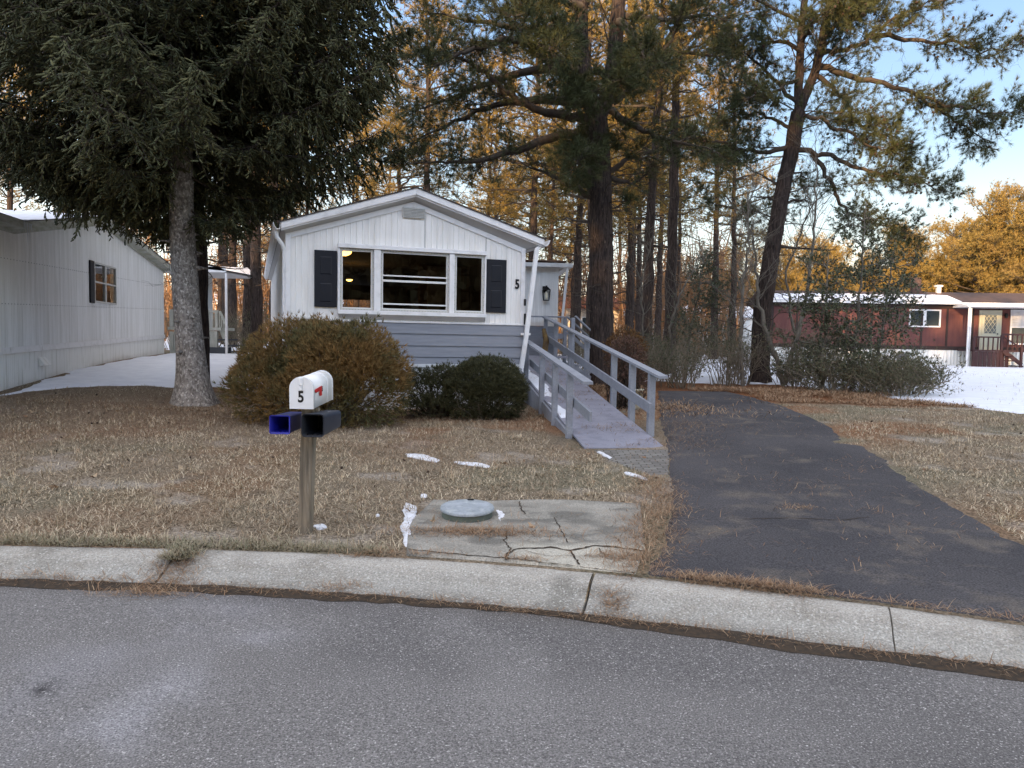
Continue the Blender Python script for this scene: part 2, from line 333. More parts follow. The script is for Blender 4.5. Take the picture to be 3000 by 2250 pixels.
# concrete slab
SLM = mat('slab_concrete', (.26, .245, .21), .9, attr='Col', fine=.35, fscale=90, bump=.005, bscale=70, spec=.2)
sl = MB()
def slabx0(y): return -.74+.05*np.sin(y*3)
def slabx1(y): return np.interp(y, [4.6, 5.3, 6.6], [.80, .98, 1.17])
V = np.zeros((80, 80, 3))
for i, q in enumerate(np.linspace(0, 1, 80)):
    for j, s_ in enumerate(np.linspace(0, 1, 80)):
        x = slabx0(5)*(1-s_)+.9*s_; y = K(x)+.03+q*(6.62+.05*np.sin(x*4)-K(x)-.03); x = slabx0(y)*(1-s_)+slabx1(y)*s_; y = K(x)+.03+q*(6.62+.05*np.sin(x*4)-K(x)-.03)
        ed = (i in (0, 79)) or (j in (0, 79)); V[i, j] = (x, y, T(x, y)+(.018 if not ed else -.03))
sl.grid(V, 0, True); so_ = sl.obj('concrete_slab', SLM, kind='structure')
def slab_col(x, y):
    mx = lambda c, q, f: c*(1-f[..., None])+np.array(q)*f[..., None]; c = np.stack([.25+0*x, .235+0*x, .205+0*x], -1)
    c = mx(c, (.15, .142, .125), sm(.42, .62, fbm(x*2.2, y*3, 181))); c = mx(c, (.33, .31, .27), sm(.5, .66, fbm(x*5, y*7, 182))*.6)
    return mx(c, (.46, .43, .36), sm(5.42, 5.2, y+.25*(fbm(x*4, y*4, 183)-.5))*sm(-.05, .15, x)*(.45+.55*fbm(x*6, y*6, 184)))
add_col(so_.data, slab_col)
def INSLAB(x, y): return (x > slabx0(y)-.02) & (x < slabx1(y)) & (y < 6.6)
rng = np.random.default_rng(4)
ck = MB()
def crack(pts, w=.012):
    P = []
    for a, b in zip(pts, pts[1:]):
        a = np.array(a); b = np.array(b); k = max(2, int(np.linalg.norm(b-a)/.03))
        for t in range(k): P.append(a+(b-a)*t/k+rng.normal(0, .006, 2))
    P.append(np.array(pts[-1])); P = np.array(P); d = np.gradient(P, axis=0); d /= np.linalg.norm(d, axis=1, keepdims=True)+1e-9
    nr = np.stack([-d[:, 1], d[:, 0]], 1); ww = w*(.3+.9*rng.random(len(P)))[:, None]/2
    A = P+nr*ww; B = P-nr*ww
    z = T(P[:, 0], P[:, 1])+.0225
    ck.grid(np.array([np.c_[B, z], np.c_[A, z]]), 0, False)
crack([(-.02, 4.9), (.0, 5.05), (.08, 5.16), (.3, 5.19), (.42, 5.12), (.6, 5.24), (.75, 5.22), (.95, 5.12)], .028)
crack([(.02, 5.05), (-.03, 5.3), (-.02, 5.6)], .012); crack([(.42, 5.12), (.46, 4.82)], .014); crack([(.62, 5.2), (.66, 5.0), (.72, 4.95), (.9, 4.92)], .010)
crack([(.42, 5.3), (.40, 5.55), (.38, 5.8), (.36, 6.0)], .009); crack([(.08, 6.55), (.1, 6.25), (.13, 6.1)], .012); crack([(-.7, 4.93+.17), (0, 4.93), (.4, 4.8), (.8, 4.66)], .016)
crack([(.1, 5.1), (.25, 5.0), (.45, 5.0), (.66, 5.0)], .006); crack([(.8, 5.3), (.78, 5.5)], .006)
ck.obj('slab_cracks', DARK, kind='structure')
ck = MB(); crack([(1.9, 6.0), (2.3, 6.06), (2.7, 6.0), (2.95, 6.1)], .012); crack([(1.9, 9.0), (2.4, 9.3), (3.2, 9.25)], .008)
for v_ in ck.v: v_[:, 2] += .004
ck.obj('driveway_cracks', DARK, kind='structure')
# brick apron at the ramp foot
BM = bpy.data.materials.new('old_bricks'); BM.use_nodes = True; nt = BM.node_tree; b = nt.nodes['Principled BSDF']; b.inputs['Roughness'].default_value = .95
tb = N(nt, 'ShaderNodeTexBrick'); tb.inputs['Color1'].default_value = (.21, .2, .18, 1); tb.inputs['Color2'].default_value = (.13, .12, .11, 1); tb.inputs['Mortar'].default_value = (.06, .05, .04, 1); tb.inputs['Scale'].default_value = 3.3; tb.inputs['Mortar Size'].default_value = .025
tc = N(nt, 'ShaderNodeTexCoord'); nt.links.new(tc.outputs['Object'], tb.inputs['Vector']); nt.links.new(tb.outputs[0], b.inputs[0])
bpv = np.zeros((14, 12, 3))
for i, y in enumerate(np.linspace(7.75, 9.32, 14)):
    for j, s_ in enumerate(np.linspace(0, 1, 12)):
        x = (np.interp(y, [7.75, 8.6, 9.32], [1.45, 1.1, .95]))*(1-s_)+(xl(y)+.03)*s_
        bpv[i, j] = (x, y, T(x, y)+(.012 if (0 < i < 13 and 0 < j) else -.02))
MB().grid(bpv, 0, False).obj('brick_apron', BM, kind='structure')
def INBRICK(x, y): return (y > 7.75) & (y < 9.3) & (x > np.interp(y, [7.75, 8.6, 9.32], [1.45, 1.1, .95])) & (x < 2)
# ------------------------------------------------------------------ snow sheets
def snow_sheet(name, x0, x1, y0, y1, st, field, th=.035):
    xs = np.arange(x0, x1, st); ys = np.arange(y0, y1, st); X, Y = np.meshgrid(xs, ys, indexing='ij')
    f = field(X, Y); Z = T(X, Y)+np.clip(f, -1, 1)*th+.006*(fbm(X*4, Y*4, 77)-.5)
    keep = f > -.9
    ii = np.arange(X.size).reshape(X.shape); q = np.stack([ii[:-1, :-1], ii[1:, :-1], ii[1:, 1:], ii[:-1, 1:]], -1)
    kq = (keep[:-1, :-1] | keep[1:, :-1] | keep[1:, 1:] | keep[:-1, 1:]); q = q[kq]
    u, inv = np.unique(q, return_inverse=True)
    return MB().add(np.stack([X, Y, Z], -1).reshape(-1, 3)[u], inv.reshape(q.shape), 0, True).obj(name, SNOW, kind='structure')
def f_left(x, y):
    # edge of the snow between the homes
    e = np.interp(x, [-14, -8.9, -8.3, -7.4, -6.4, -5.4, -4.6, -3], [12.2, 12.6, 14.2, 15.2, 15.4, 15.2, 15.0, 16]); n = fbm(x*1.3, y*1.3, 5)-.5
    wall = (-9.31-.2114*(y-14))
    f = (y-e)/.35+n*3.2
    f = np.minimum(f, (x-wall-.12)/.2+n*3); return f
snow_sheet('snow', -16, -2.5, 11.5, 30, .10, f_left)
def f_right(x, y):
    e = np.interp(x, [2, 6.6, 7.6, 8.3, 9.0, 10.4, 13, 20], [20.5, 19.5, 18.6, 16.6, 13.9, 12.3, 11.3, 10.8])
    n = fbm(x*1.1, y*1.1, 15)-.5; n2 = fbm(x*5, y*5*.6, 25)-.5
    f = (y-e)/.6+n*2.5
    wood = np.exp(-(((y-20)/3.0)**2))*sm(9.2, 6.5, x)*1.0
    return f-wood*1.6*(.5+fbm(x*.8, y*.8, 33))*1.4+n2*2.2*np.where(x > 8.5, .6, 1.5)
snow_sheet('snow_field', 1.0, 34, 10, 50, .13, f_right)
def f_back(x, y): return (y-30)/2+(fbm(x*.4, y*.4, 12)-.5)*7-.2
snow_sheet('snow_far', -45, 55, 28, 150, .6, f_back, .05)
SN=[ [(-0.914,6.545),(-0.798,6.391),(-0.762,6.103),(-0.756,5.708),(-0.723,5.409),(-0.674,5.228),(-0.682,5.157),(-0.757,5.267),(-0.786,5.501),(-0.834,5.65),(-0.856,6.036),(-0.902,6.215)],
[(-1.262,8.859),(-1.036,8.834),(-0.801,8.496),(-0.826,8.357),(-1.037,8.518),(-1.218,8.689)],
[(-0.647,8.421),(-0.366,8.36),(-0.208,8.201),(-0.243,8.091),(-0.434,8.199),(-0.632,8.332)],
[(-0.127,6.341),(-0.044,6.22),(-0.02,6.076),(-0.062,5.923),(-0.086,5.756),(-0.119,5.797),(-0.103,6.035)],
[(1.237,7.913),(1.39,7.625),(1.359,7.567),(1.225,7.834)],
[(-0.824,6.842),(-0.758,6.818),(-0.751,6.7),(-0.8,6.696)],
[(-1.518,5.705),(-1.441,5.765),(-1.389,5.662),(-1.452,5.605)],
[(1.082,9.123),(1.182,8.709),(1.152,8.659),(1.06,9.042)],
[(-1.099,6.077),(-1.051,6.057),(-1.052,5.998),(-1.094,6.018)] ]
sp = MB()
for k, poly in enumerate(SN):
    P = np.array(poly); c = P.mean(0); Q = []
    for a, b in zip(P, np.roll(P, -1, 0)):
        nn = max(2, int(np.linalg.norm(b-a)/.02))
        for t in range(nn): Q.append(a+(b-a)*t/nn+rng.normal(0, .007, 2))
    Q = np.array(Q)
    if k in (3, 4, 7): Q = c+(Q-c)*1.3
    for _ in range(2): Q = (np.roll(Q, 1, 0)+2*Q+np.roll(Q, -1, 0))/4
    rings = []
    for s_, h in ((1.03, -.010), (.97, .004), (.85, .012), (.5, .018), (.05, .019)):
        R2 = c+(Q-c)*s_
        # follow the skeleton along the long axis so that thin bent patches stay inside their outline
        rings.append(np.c_[R2, T(R2[:, 0], R2[:, 1])+h+.006*(vn(R2[:, 0]*30, R2[:, 1]*30)-.5)])
    V = np.array(rings); V = np.concatenate([V, V[:, :1]], 1); sp.grid(V[:, ::-1], 0, True)
sp.obj('snow_patches', OSNOW, kind='stuff', label='small thin remnants of snow melting on the front lawn', cat='snow')
# ------------------------------------------------------------------ grass blades and needle litter
def blades(n, xy, L, W, tilt, z0=0., seed=0):
    r = np.random.default_rng(seed); x, y = xy; n = len(x)
    a = r.random(n)*2*np.pi; el = r.normal(tilt, .3, n); l = L*(.5+r.random(n)); wd = W*(.6+.8*r.random(n))
    d = np.stack([np.cos(a)*np.cos(el), np.sin(a)*np.cos(el), np.abs(np.sin(el))], -1)*l[:, None]
    s_ = np.stack([-np.sin(a), np.cos(a), 0*a], -1)*wd[:, None]/2
    b = np.stack([x, y, (T(x, y) if np.isscalar(z0) else 0)+z0], -1)
    mid = b+d*.55+np.stack([0*a, 0*a, l*.08], -1)
    V = np.stack([b-s_, b+s_, mid+s_*.7, mid-s_*.7, b+d-np.stack([0*a, 0*a, l*.05], -1)], 1)
    i = np.arange(n)[:, None]*5
    m_ = MB(); m_.v.append(V.reshape(-1, 3)); m_.n = 5*n
    m_.f.append((i+np.array([[0, 1, 2, 3]]), 0, False)); m_.f.append((i+np.array([[3, 2, 4]]), 0, False)); return m_
r = np.random.default_rng(7)
def scatter(n, x0, x1, y0, y1, pw=1.6):
    y = y0+(y1-y0)*r.random(n)**pw; x = x0+(x1-x0)*r.random(n); return x, y
n = 430000; x, y = scatter(n, -11, 11, 4.2, 15.5, 1.9)
ok = (np.abs(x) < .75*y+.5) & (y > K(x)+.02+.05*vn(x*7, x*0, 4)) & ~DPOLY(x, y) & ~INSLAB(x, y) & ~INBRICK(x, y) & (f_left(x, y) < 0) & (f_right(x, y) < .1)
ok &= ~((x > .5) & (x < 2.1) & (y > 9.3)) & ~((y > 12+.35*(x+3.7)) & (x > -4) & (x < .6)) & ~((y > 14.5) & (x > 2))
ok &= (fbm(x*1.7, y*1.7, 47) < .66) | (r.random(n) < .3)
ok &= (r.random(n) < .35+.9*fbm(x*2.3, y*2.3, 14))
x, y = x[ok], y[ok]
tilt = .35
gm = blades(0, (x, y), .050, .0062, tilt, -.003, 1)
GRM = mat('dry_grass_blades', (.3, .25, .15), .9, island=[(.20, .155, .105), (.56, .46, .33), (.30, .265, .18), (.48, .36, .24), (.37, .32, .22), (.68, .57, .42), (.18, .12, .075), (.60, .50, .36)], c2=(.23, .175, .125), scale=1.1, lo=.45, hi=.75, spec=.1)
gm.obj('grass', GRM, kind='stuff', label='short dry winter lawn grass, tan and olive', cat='grass')
# upright clumps
cx_, cy_ = scatter(2600, -9, 9, 4.9, 13, 1.4); rr_ = r.integers(8, 20, 2600); x = np.repeat(cx_, rr_)+r.normal(0, .022, rr_.sum()); y = np.repeat(cy_, rr_)+r.normal(0, .022, rr_.sum())
ok = (np.abs(x) < .75*y+.5) & (y > K(x)+.04) & ~DPOLY(x, y) & ~INSLAB(x, y) & ~INBRICK(x, y) & (f_left(x, y) < 0) & (f_right(x, y) < .1) & ~((x > .5) & (x < 2.1) & (y > 9.3)) & ~((y > 12+.35*(x+3.7)) & (x > -4) & (x < .6)) & ~((np.abs(x+.34) < .25) & (np.abs(y-6.08) < .25))
blades(0, (x[ok], y[ok]), .075, .0055, .75, -.004, 11).obj('grass_clumps', GRM, kind='stuff', label='upright clumps of dead grass through the lawn', cat='grass')
# grass tips showing through the thin snow on the right
x = r.uniform(6, 24, 26000); y = r.uniform(10.5, 30, 26000); fr_ = f_right(x, y); ok = (fr_ > .05) & (r.random(26000) < np.where(fr_ < 1.2, .9, .25)*sm(.42, .6, fbm(x*1.3, y*1.3, 41)))
blades(0, (x[ok], y[ok]), .11, .010, .6, .012, 13).obj('grass_in_snow', GRM, kind='stuff', label='grass tips poking through the thin snow on the right', cat='grass')
# edge tufts of longer grass overhanging the kerb
x = r.uniform(-12, 1.2, 16000); x = x[(vn(x*1.6, x*0, 3) > .35)]; y = K(x)+.0+.18*r.random(len(x))**1.5+.02*vn(x*8, x*0)
kx = (x < -.75) | (x > 3.9); x, y = x[kx], y[kx]
x2 = -2.2+r.normal(0, .05, 900); y2 = K(x2)-.02-r.random(900)*.24; x = np.r_[x, x2]; y = np.r_[y, y2]
blades(0, (x, y), .075, .005, .45, .0, 3).obj('kerb_edge_grass', mat('edge_grass', (.3, .25, .15), .9, island=[(.20, .165, .12), (.36, .31, .22), (.18, .18, .11), (.28, .22, .15)], spec=.1), kind='stuff', label='longer dry grass hanging over the kerb edge', cat='grass')
# needles
xs_, ys_, zs_ = [], [], []
def lit(cx, cy, sx, sy, n, dz=None, ang=0):
    a = r.normal(0, 1, n)*sx; b = r.normal(0, 1, n)*sy; x = cx+a*math.cos(ang)-b*math.sin(ang); y = cy+a*math.sin(ang)+b*math.cos(ang)
    xs_.append(x); ys_.append(y)
    if dz is None:
        kk = (y-K(x)); z = np.where(kk > 0, T(x, y)+.022, np.where(kk > -.16, .12, np.clip(.12+(kk+.16)*.38, .012, .12)))
        z = np.where(y < K(x)-KW(x)-.02, .01, z)
    else: z = dz(x, y)
    zs_.append(z)
for q in np.linspace(4.75, 7.6, 26): lit(xl(q)-.12+r.normal(0, .05), q, .12, .10, 170)
for q in np.arange(.9, 4.2, .12):
    if vn(q*1.4, 0, 2) > .36: lit(q, float(K(q))+.03, .09, .04, 200, ang=-.3)
for cx, cy, s1, s2, nn in ((.62, 4.35, .05, .09, 260), (.1, 4.92, .09, .03, 120), (-.95, 5.0, .12, .03, 160), (-2.2, 4.75, .09, .12, 500), (-1.05, 4.62, .09, .02, 120), (-.25, 5.55, .32, .08, 1500), (-.6, 5.0, .15, .03, 150), (.75, 5.0, .15, .05, 300), (-1.0, 6.3, .5, .3, 500), (-.75, 8.3, .7, .3, 900), (1.9, 13, .5, 1.5, 900), (2.6, 11.2, .4, .5, 700), (2.9, 13.5, .5, .6, 1200), (2.3, 9.8, .3, .5, 500), (2.5, 6.4, .12, .05, 90), (2.2, 4.9, .3, .2, 30), (1.7, 5.5, .3, .3, 25), (3.1, 6.3, .1, .06, 25), (-2.2, 4.5, .2, .04, 300)):
    lit(cx, cy, s1, s2, nn)
for q in np.arange(.8, 6, .1): lit(q, float(K(q))+.01, .06, .012, 26, ang=-.3)
for q in np.arange(-9, 6, .07): lit(q, float(K(q)-KW(q))+r.normal(0, .02), .07, .02, 24, ang=-.2)
n = 2600; x = r.uniform(1, 5, n); y = r.uniform(4.2, 16, n)**1.0; k_ = DPOLY(x, y) & (fbm(x*1.2, y*.8, 5) > .5); xs_.append(x[k_]); ys_.append(y[k_]); zs_.append(T(x[k_], y[k_])+.026)
n = 15000; x = r.uniform(-8, 8, n); y = r.uniform(5.2, 12.5, n); k_ = (fbm(x*1.1+3, y*1.1, 64) > .52) & (np.abs(x) < .75*y) & ~((x > .3) & (y > 9)); xs_.append(x[k_]); ys_.append(y[k_]); zs_.append(T(x[k_], y[k_])+.022)
n = 60000; x = r.uniform(1.5, 10.5, n); y = r.uniform(13.8, 18.2, n); k_ = (y > 15.1-.12*(x-3)+.5*(vn(x*2, y*2)-.5)) & ((y > 17.3) | ~DPOLY(x, y)) & (f_right(x, y) < .3) & (fbm(x*2, y*2, 4) > .38)
xs_.append(x[k_]); ys_.append(y[k_]); zs_.append(T(x[k_], y[k_])+.01+.14*r.random(k_.sum())*sm(15.5, 16.5, y[k_])*fbm(x[k_]*2, y[k_]*2, 8))
n = 26000; x = r.uniform(-9, 1, n); y = r.uniform(8.5, 13, n); k_ = (fbm(x*.8+9, y*.8, 61) > .5) & (y < 12.2+.35*(x+3.7).clip(0)); xs_.append(x[k_]); ys_.append(y[k_]); zs_.append(T(x[k_], y[k_])+.006)
x = np.concatenate(xs_); y = np.concatenate(ys_); z = np.concatenate(zs_)
NEED = mat('fallen_needles', (.3, .15, .07), .8, island=[(.22, .12, .06), (.33, .21, .13), (.15, .085, .05), (.42, .30, .19), (.24, .16, .105)], spec=.15)
def needles(x, y, z, L=.075, W=.0032, tilt=.12, seed=2):
    m_ = blades(0, (x, y), L, W, tilt, z, seed); return m_
far = y > 12
m1 = needles(x[~far], y[~far], z[~far]); m2 = needles(x[far], y[far], z[far], .1, .009, .3)
m1.v += m2.v; [m1.f.append((f+m1.n, a, b_)) for f, a, b_ in m2.f]; m1.n += m2.n
m1.obj('fallen_pine_needles', NEED, kind='stuff', label='fallen orange-brown pine needles along kerb, driveway and bed', cat='pine needles')
# ------------------------------------------------------------------ houses
def ribwall(mb, u0, u1, zb, zt, prof, holes=(), mi=0, v0=0., side=1):
    """prof(u)->outward offset; wall in the local plane y=v0, outward -y; zb, zt functions of u"""
    us = prof[0]; off = prof[1]; k = (us >= u0-1e-6) & (us <= u1+1e-6); us = us[k]; off = off[k]
    for a in range(len(us)-1):
        ua, ub = us[a], us[a+1]; c = (ua+ub)/2; zs = [(zb(c), None)]
        iv = [(None, None)]; segs = [('b', 't')]
        cuts = []
        for h in holes:
            if h[0] < c < h[1]: cuts.append((h[2], h[3]))
        cuts.sort(); lo = 'b'; S = []
        for c0, c1 in cuts: S.append((lo, c0)); lo = c1
        S.append((lo, 't'))
        for l, t in S:
            f = lambda q, u: zb(u) if q == 'b' else (zt(u) if q == 't' else q)
            mb.add([(ua, v0-off[a]*side, f(l, ua)), (ub, v0-off[a+1]*side, f(l, ub)), (ub, v0-off[a+1]*side, f(t, ub)), (ua, v0-off[a]*side, f(t, ua))], [(0, 1, 2, 3)] if side > 0 else [(3, 2, 1, 0)], mi)
def rib_profile(u0, u1, pitch, rw, h):      # narrow raised ribs
    us = [u0]; of = [0.]; u = u0+pitch/2
    while u < u1-rw:
        for d, o in ((-rw, 0), (-rw*.5, h), (rw*.5, h), (rw, 0)): us.append(u+d); of.append(o)
        u += pitch
    us.append(u1); of.append(0.); return np.array(us), np.array(of)
def wave_profile(u0, u1, pitch, h, k=4):
    us = np.arange(u0, u1, pitch/k); return us, h*(.5-.5*np.cos(us/pitch*2*np.pi))
def refine(p, holes):
    us, of = p; ex = sorted({h for q in holes for h in q[:2]}); o2 = np.interp(ex, us, of); U = np.r_[us, ex]; O = np.r_[of, o2]; i = np.argsort(U, kind='stable'); return U[i], O[i]
def text_mesh(s, size, depth, name, m_, parent, loc, rot, **kw):
    cu = bpy.data.curves.new(name, 'FONT'); cu.body = s; cu.size = size; cu.extrude = depth; cu.align_x = 'CENTER'; cu.align_y = 'CENTER'
    cu.offset = kw.pop('bold', 0.)
    t = bpy.data.objects.new('t', cu); scene.collection.objects.link(t)
    me = bpy.data.meshes.new_from_object(t.evaluated_get(bpy.context.evaluated_depsgraph_get())); bpy.data.objects.remove(t)
    o = bpy.data.objects.new(name, me); scene.collection.objects.link(o); me.materials.clear(); me.materials.append(m_)
    o.parent = parent; o.location = loc; o.rotation_euler = rot; o.scale = kw.pop('scale', (1, 1, 1)); return tag(o, **kw)
DARKIN = mat('dark_interior', (.03, .028, .027), .9)
# --- main home: local u right along the front, v back into the lot
H = empty('mobile_home', (-3.70, 12.30, 0), R_(19), label='white ribbed-metal mobile home with picture window, number 5 and grey lower boards', cat='mobile home')
LEN = 11.5
def roofz(u): return np.interp(u, [0, 2.07, 4.1], [3.24, 3.90, 3.22])
holes = [(.86, 3.33, 2.02, 3.07)]
f = MB(); pr = refine(rib_profile(0, 4.1, .098, .011, .009), holes)
ribwall(f, 0, 4.1, lambda u: 1.83, lambda u: roofz(u), pr, holes)
f.box((1.88, -.012, 3.13), (2.27, .0, 3.60))
for x in (2.27, 3.375): f.box((x, -.013, 3.12 if x < 3 else 1.9), (x+.008, -.002, 3.6 if x < 3 else 3.42), 1)
f.obj('front_wall', [WHITE, mat('panel_seam', (.2, .2, .2), .8)], H)
b = MB(); p2 = rib_profile(0, LEN, .098, .011, .009)
me2 = MB(); ribwall(me2, 0, LEN, lambda u: 1.83, lambda u: 3.22, p2)
Vv_ = me2.v
for side, uu in ((1, 4.1), (-1, 0)):
    for v in Vv_:
        q = v.copy(); x = q[:, 0].copy(); o = -q[:, 1].copy()
        if side == 1: q[:, 0] = uu+o; q[:, 1] = x; F = [(0, 1, 2, 3)]
        else: q[:, 0] = uu-o; q[:, 1] = x; F = [(3, 2, 1, 0)]
        b.add(q, F)
b.obj('side_walls', WHITE, H)
b = MB()
for a in ((0, 3.22), ):
    b.prism([(0, LEN, 1.83), (4.1, LEN, 1.83), (4.1, LEN, 3.22), (2.05, LEN, 3.9), (0, LEN, 3.22)], (0, .05, 0))
# openings at the back are made by building the rear wall as strips
b = MB(); bh = [(1.0, 1.75, 2.15, 2.75), (2.0, 3.1, 2.1, 2.75)]
us = np.unique(np.array([0, 1.0, 1.75, 2.0, 2.05, 3.1, 4.1])); ribwall(b, 0, 4.1, lambda u: 1.1, lambda u: roofz(u), (us, us*0), bh, v0=LEN, side=-1)
ribwall(b, 0, 4.1, lambda u: 1.1, lambda u: roofz(u), (us, us*0), bh, v0=LEN-.08, side=1)
b.obj('rear_wall', WOODB, H)
# grey lap siding round the lower wall
g_ = MB()
for i, (z1, z0) in enumerate(((1.84, 1.66), (1.66, 1.455), (1.455, 1.26), (1.26, 1.14))):
    def lap(pts0, pts1): g_.add([pts0[0], pts0[1], pts1[1], pts1[0]], [(0, 1, 2, 3)])
    o0, o1 = .030, .012
    lap([(-.012, -o0, z0), (4.112, -o0, z0)], [(-.012, -o1, z1), (4.112, -o1, z1)])
    g_.add([(-.012, -o0, z0), (4.112, -o0, z0), (4.112, -.012, z0), (-.012, -.012, z0)], [(3, 2, 1, 0)])
    lap([(4.1+o0, -o0, z0), (4.1+o0, LEN, z0)], [(4.1+o1, -o1, z1), (4.1+o1, LEN, z1)])
    lap([(-o0, LEN, z0), (-o0, -o0, z0)], [(-o1, LEN, z1), (-o1, -o1, z1)])
g_.obj('lap_siding', GREYS, H)
s_ = MB(); SKW = mat('white_skirting', (.6, .61, .62), .6, c2=(.42, .43, .42), scale=4, lo=.5, hi=.8, stretch=(1, 1, .3))
pr = rib_profile(0, 4.1, .13, .012, .008); ribwall(s_, 0, 4.1, lambda u: .2, lambda u: 1.14, pr)
s_.box((4.09, .0, .2), (4.1, LEN, 1.14)); s_.box((0, .0, .2), (.01, LEN, 1.14)); s_.bbox((-.02, -.035, 1.08), (4.12, -.0, 1.137), .004)
s_.obj('skirting', SKW, H)
# trim
t = MB(); t.bbox((-.02, -.028, 1.845), (.06, .04, 3.24)); t.bbox((4.04, -.028, 1.845), (4.12, .04, 3.22)); t.bbox((.0, -.03, 1.842), (4.1, -.012, 1.872), .003)
def slope_board(mb, u0, z0, u1, z1, h, va, vb):  # board following the rake, z is its top
    mb.add([(u0, va, z0-h), (u1, va, z1-h), (u1, vb, z1-h), (u0, vb, z0-h), (u0, va, z0), (u1, va, z1), (u1, vb, z1), (u0, vb, z0)],
           [(0,3,2,1),(4,5,6,7),(0,1,5,4),(1,2,6,5),(2,3,7,6),(3,0,4,7)])
slope_board(t, 0.0, 3.245, 2.07, 3.905, .09, -.022, -.0105); slope_board(t, 2.072, 3.905, 4.1, 3.225, .09, -.022, -.0105)
t.obj('wall_trim', WTRIM, H)
fa = MB(); OV = .17
slope_board(fa, -.09, 3.395, 2.088, 4.10, .105, -OV-.03, -OV); slope_board(fa, 2.09, 4.10, 4.40, 3.385, .105, -OV-.03, -OV)
slope_board(fa, -.09, 3.362, 2.088, 4.066, .10, -OV-.001, -OV+.03); slope_board(fa, 2.09, 4.066, 4.40, 3.352, .10, -OV-.001, -OV+.03)
fa.obj('fascia', WTRIM, H)
so = MB(); SOF = mat('soffit_metal', (.5, .5, .5), .6)
so.add([(-.09, -OV, 3.30), (2.09, -OV, 4.0), (2.07, .0, 3.91), (0, 0, 3.245)], [(3, 2, 1, 0)]); so.add([(2.09, -OV, 4.0), (4.40, -OV, 3.29), (4.1, 0, 3.225), (2.07, 0, 3.91)], [(3, 2, 1, 0)])
so.add([(4.1, 0, 3.225), (4.40, -OV, 3.29), (4.40, LEN, 3.29), (4.1, LEN, 3.225)], [(3, 2, 1, 0)]); so.add([(0, 0, 3.245), (-.09, -OV, 3.30), (-.09, LEN, 3.30), (0, LEN, 3.245)], [(0, 1, 2, 3)])
so.obj('soffit', SOF, H)
rf = MB()
slope_board(rf, -.12, 3.405, 2.09, 4.122, .022, -OV-.045, LEN+.2); slope_board(rf, 2.09, 4.122, 4.44, 3.395, .022, -OV-.045, LEN+.2)
rf.obj('roof', SHING, H)
def gutter(name, u, z, out, parent, L0, L1):
    q = MB(); pf = [(0, 0), (0, -.10), (.06*out, -.11), (.10*out, -.06), (.115*out, 0), (.105*out, .0), (.09*out, -.055), (.055*out, -.10), (.006*out, -.09), (.006*out, 0)]
    q.prism([(u+a, L0, z+b_) for a, b_ in (pf if out > 0 else pf[::-1])][::-1], (0, L1-L0, 0)); return q.obj(name, WTRIM, parent)
gutter('gutter', 4.405, 3.375, 1, H, -.2, LEN); gutter('gutter', -.10, 3.385, -1, H, -.2, LEN)
ds = MB(); pts = np.array([(-.17, -.08, 3.27), (-.15, -.08, 3.16), (-.07, -.03, 3.06), (-.035, .0, 2.96), (-.035, .02, 2.6), (-.035, .02, 1.0), (-.035, .02, .5)]); ds.tubes(pts, np.full(7, .034), 8); ds.obj('downspout', WTRIM, H)
ds = MB(); ds.beam((4.28, -.16, 3.21), (4.13, -.11, 1.67), .075, .055, up=(0, 1, 0)); ds.beam((4.13, -.11, 1.67), (4.05, -.10, 1.07), .075, .055, up=(0, 1, 0)); ds.beam((4.04, -.07, 1.69), (4.22, -.07, 1.69), .03, .04)
ds.beam((4.40, -.12, 3.29), (4.27, -.12, 3.20), .06, .05, up=(0, 1, 0))
ds.obj('downspout', WTRIM, H, label='leaning white downspout at the right corner')
v = MB(); v.bbox((1.885, -.045, 3.625), (2.275, -.013, 3.80), .004)
for r_ in range(3):
    for k in range(6):
        a = 1.905+r_*.122; z = 3.645+k*.024; v.add([(a, -.047, z), (a+.108, -.047, z), (a+.108, -.060, z+.010), (a, -.060, z+.010)], [(0, 1, 2, 3)]); v.add([(a, -.047, z+.018), (a+.108, -.047, z+.018), (a+.108, -.060, z+.010), (a, -.060, z+.010)], [(3, 2, 1, 0)])
v.obj('gable_vent', mat('vent_plastic', (.5, .5, .48), .6), H)
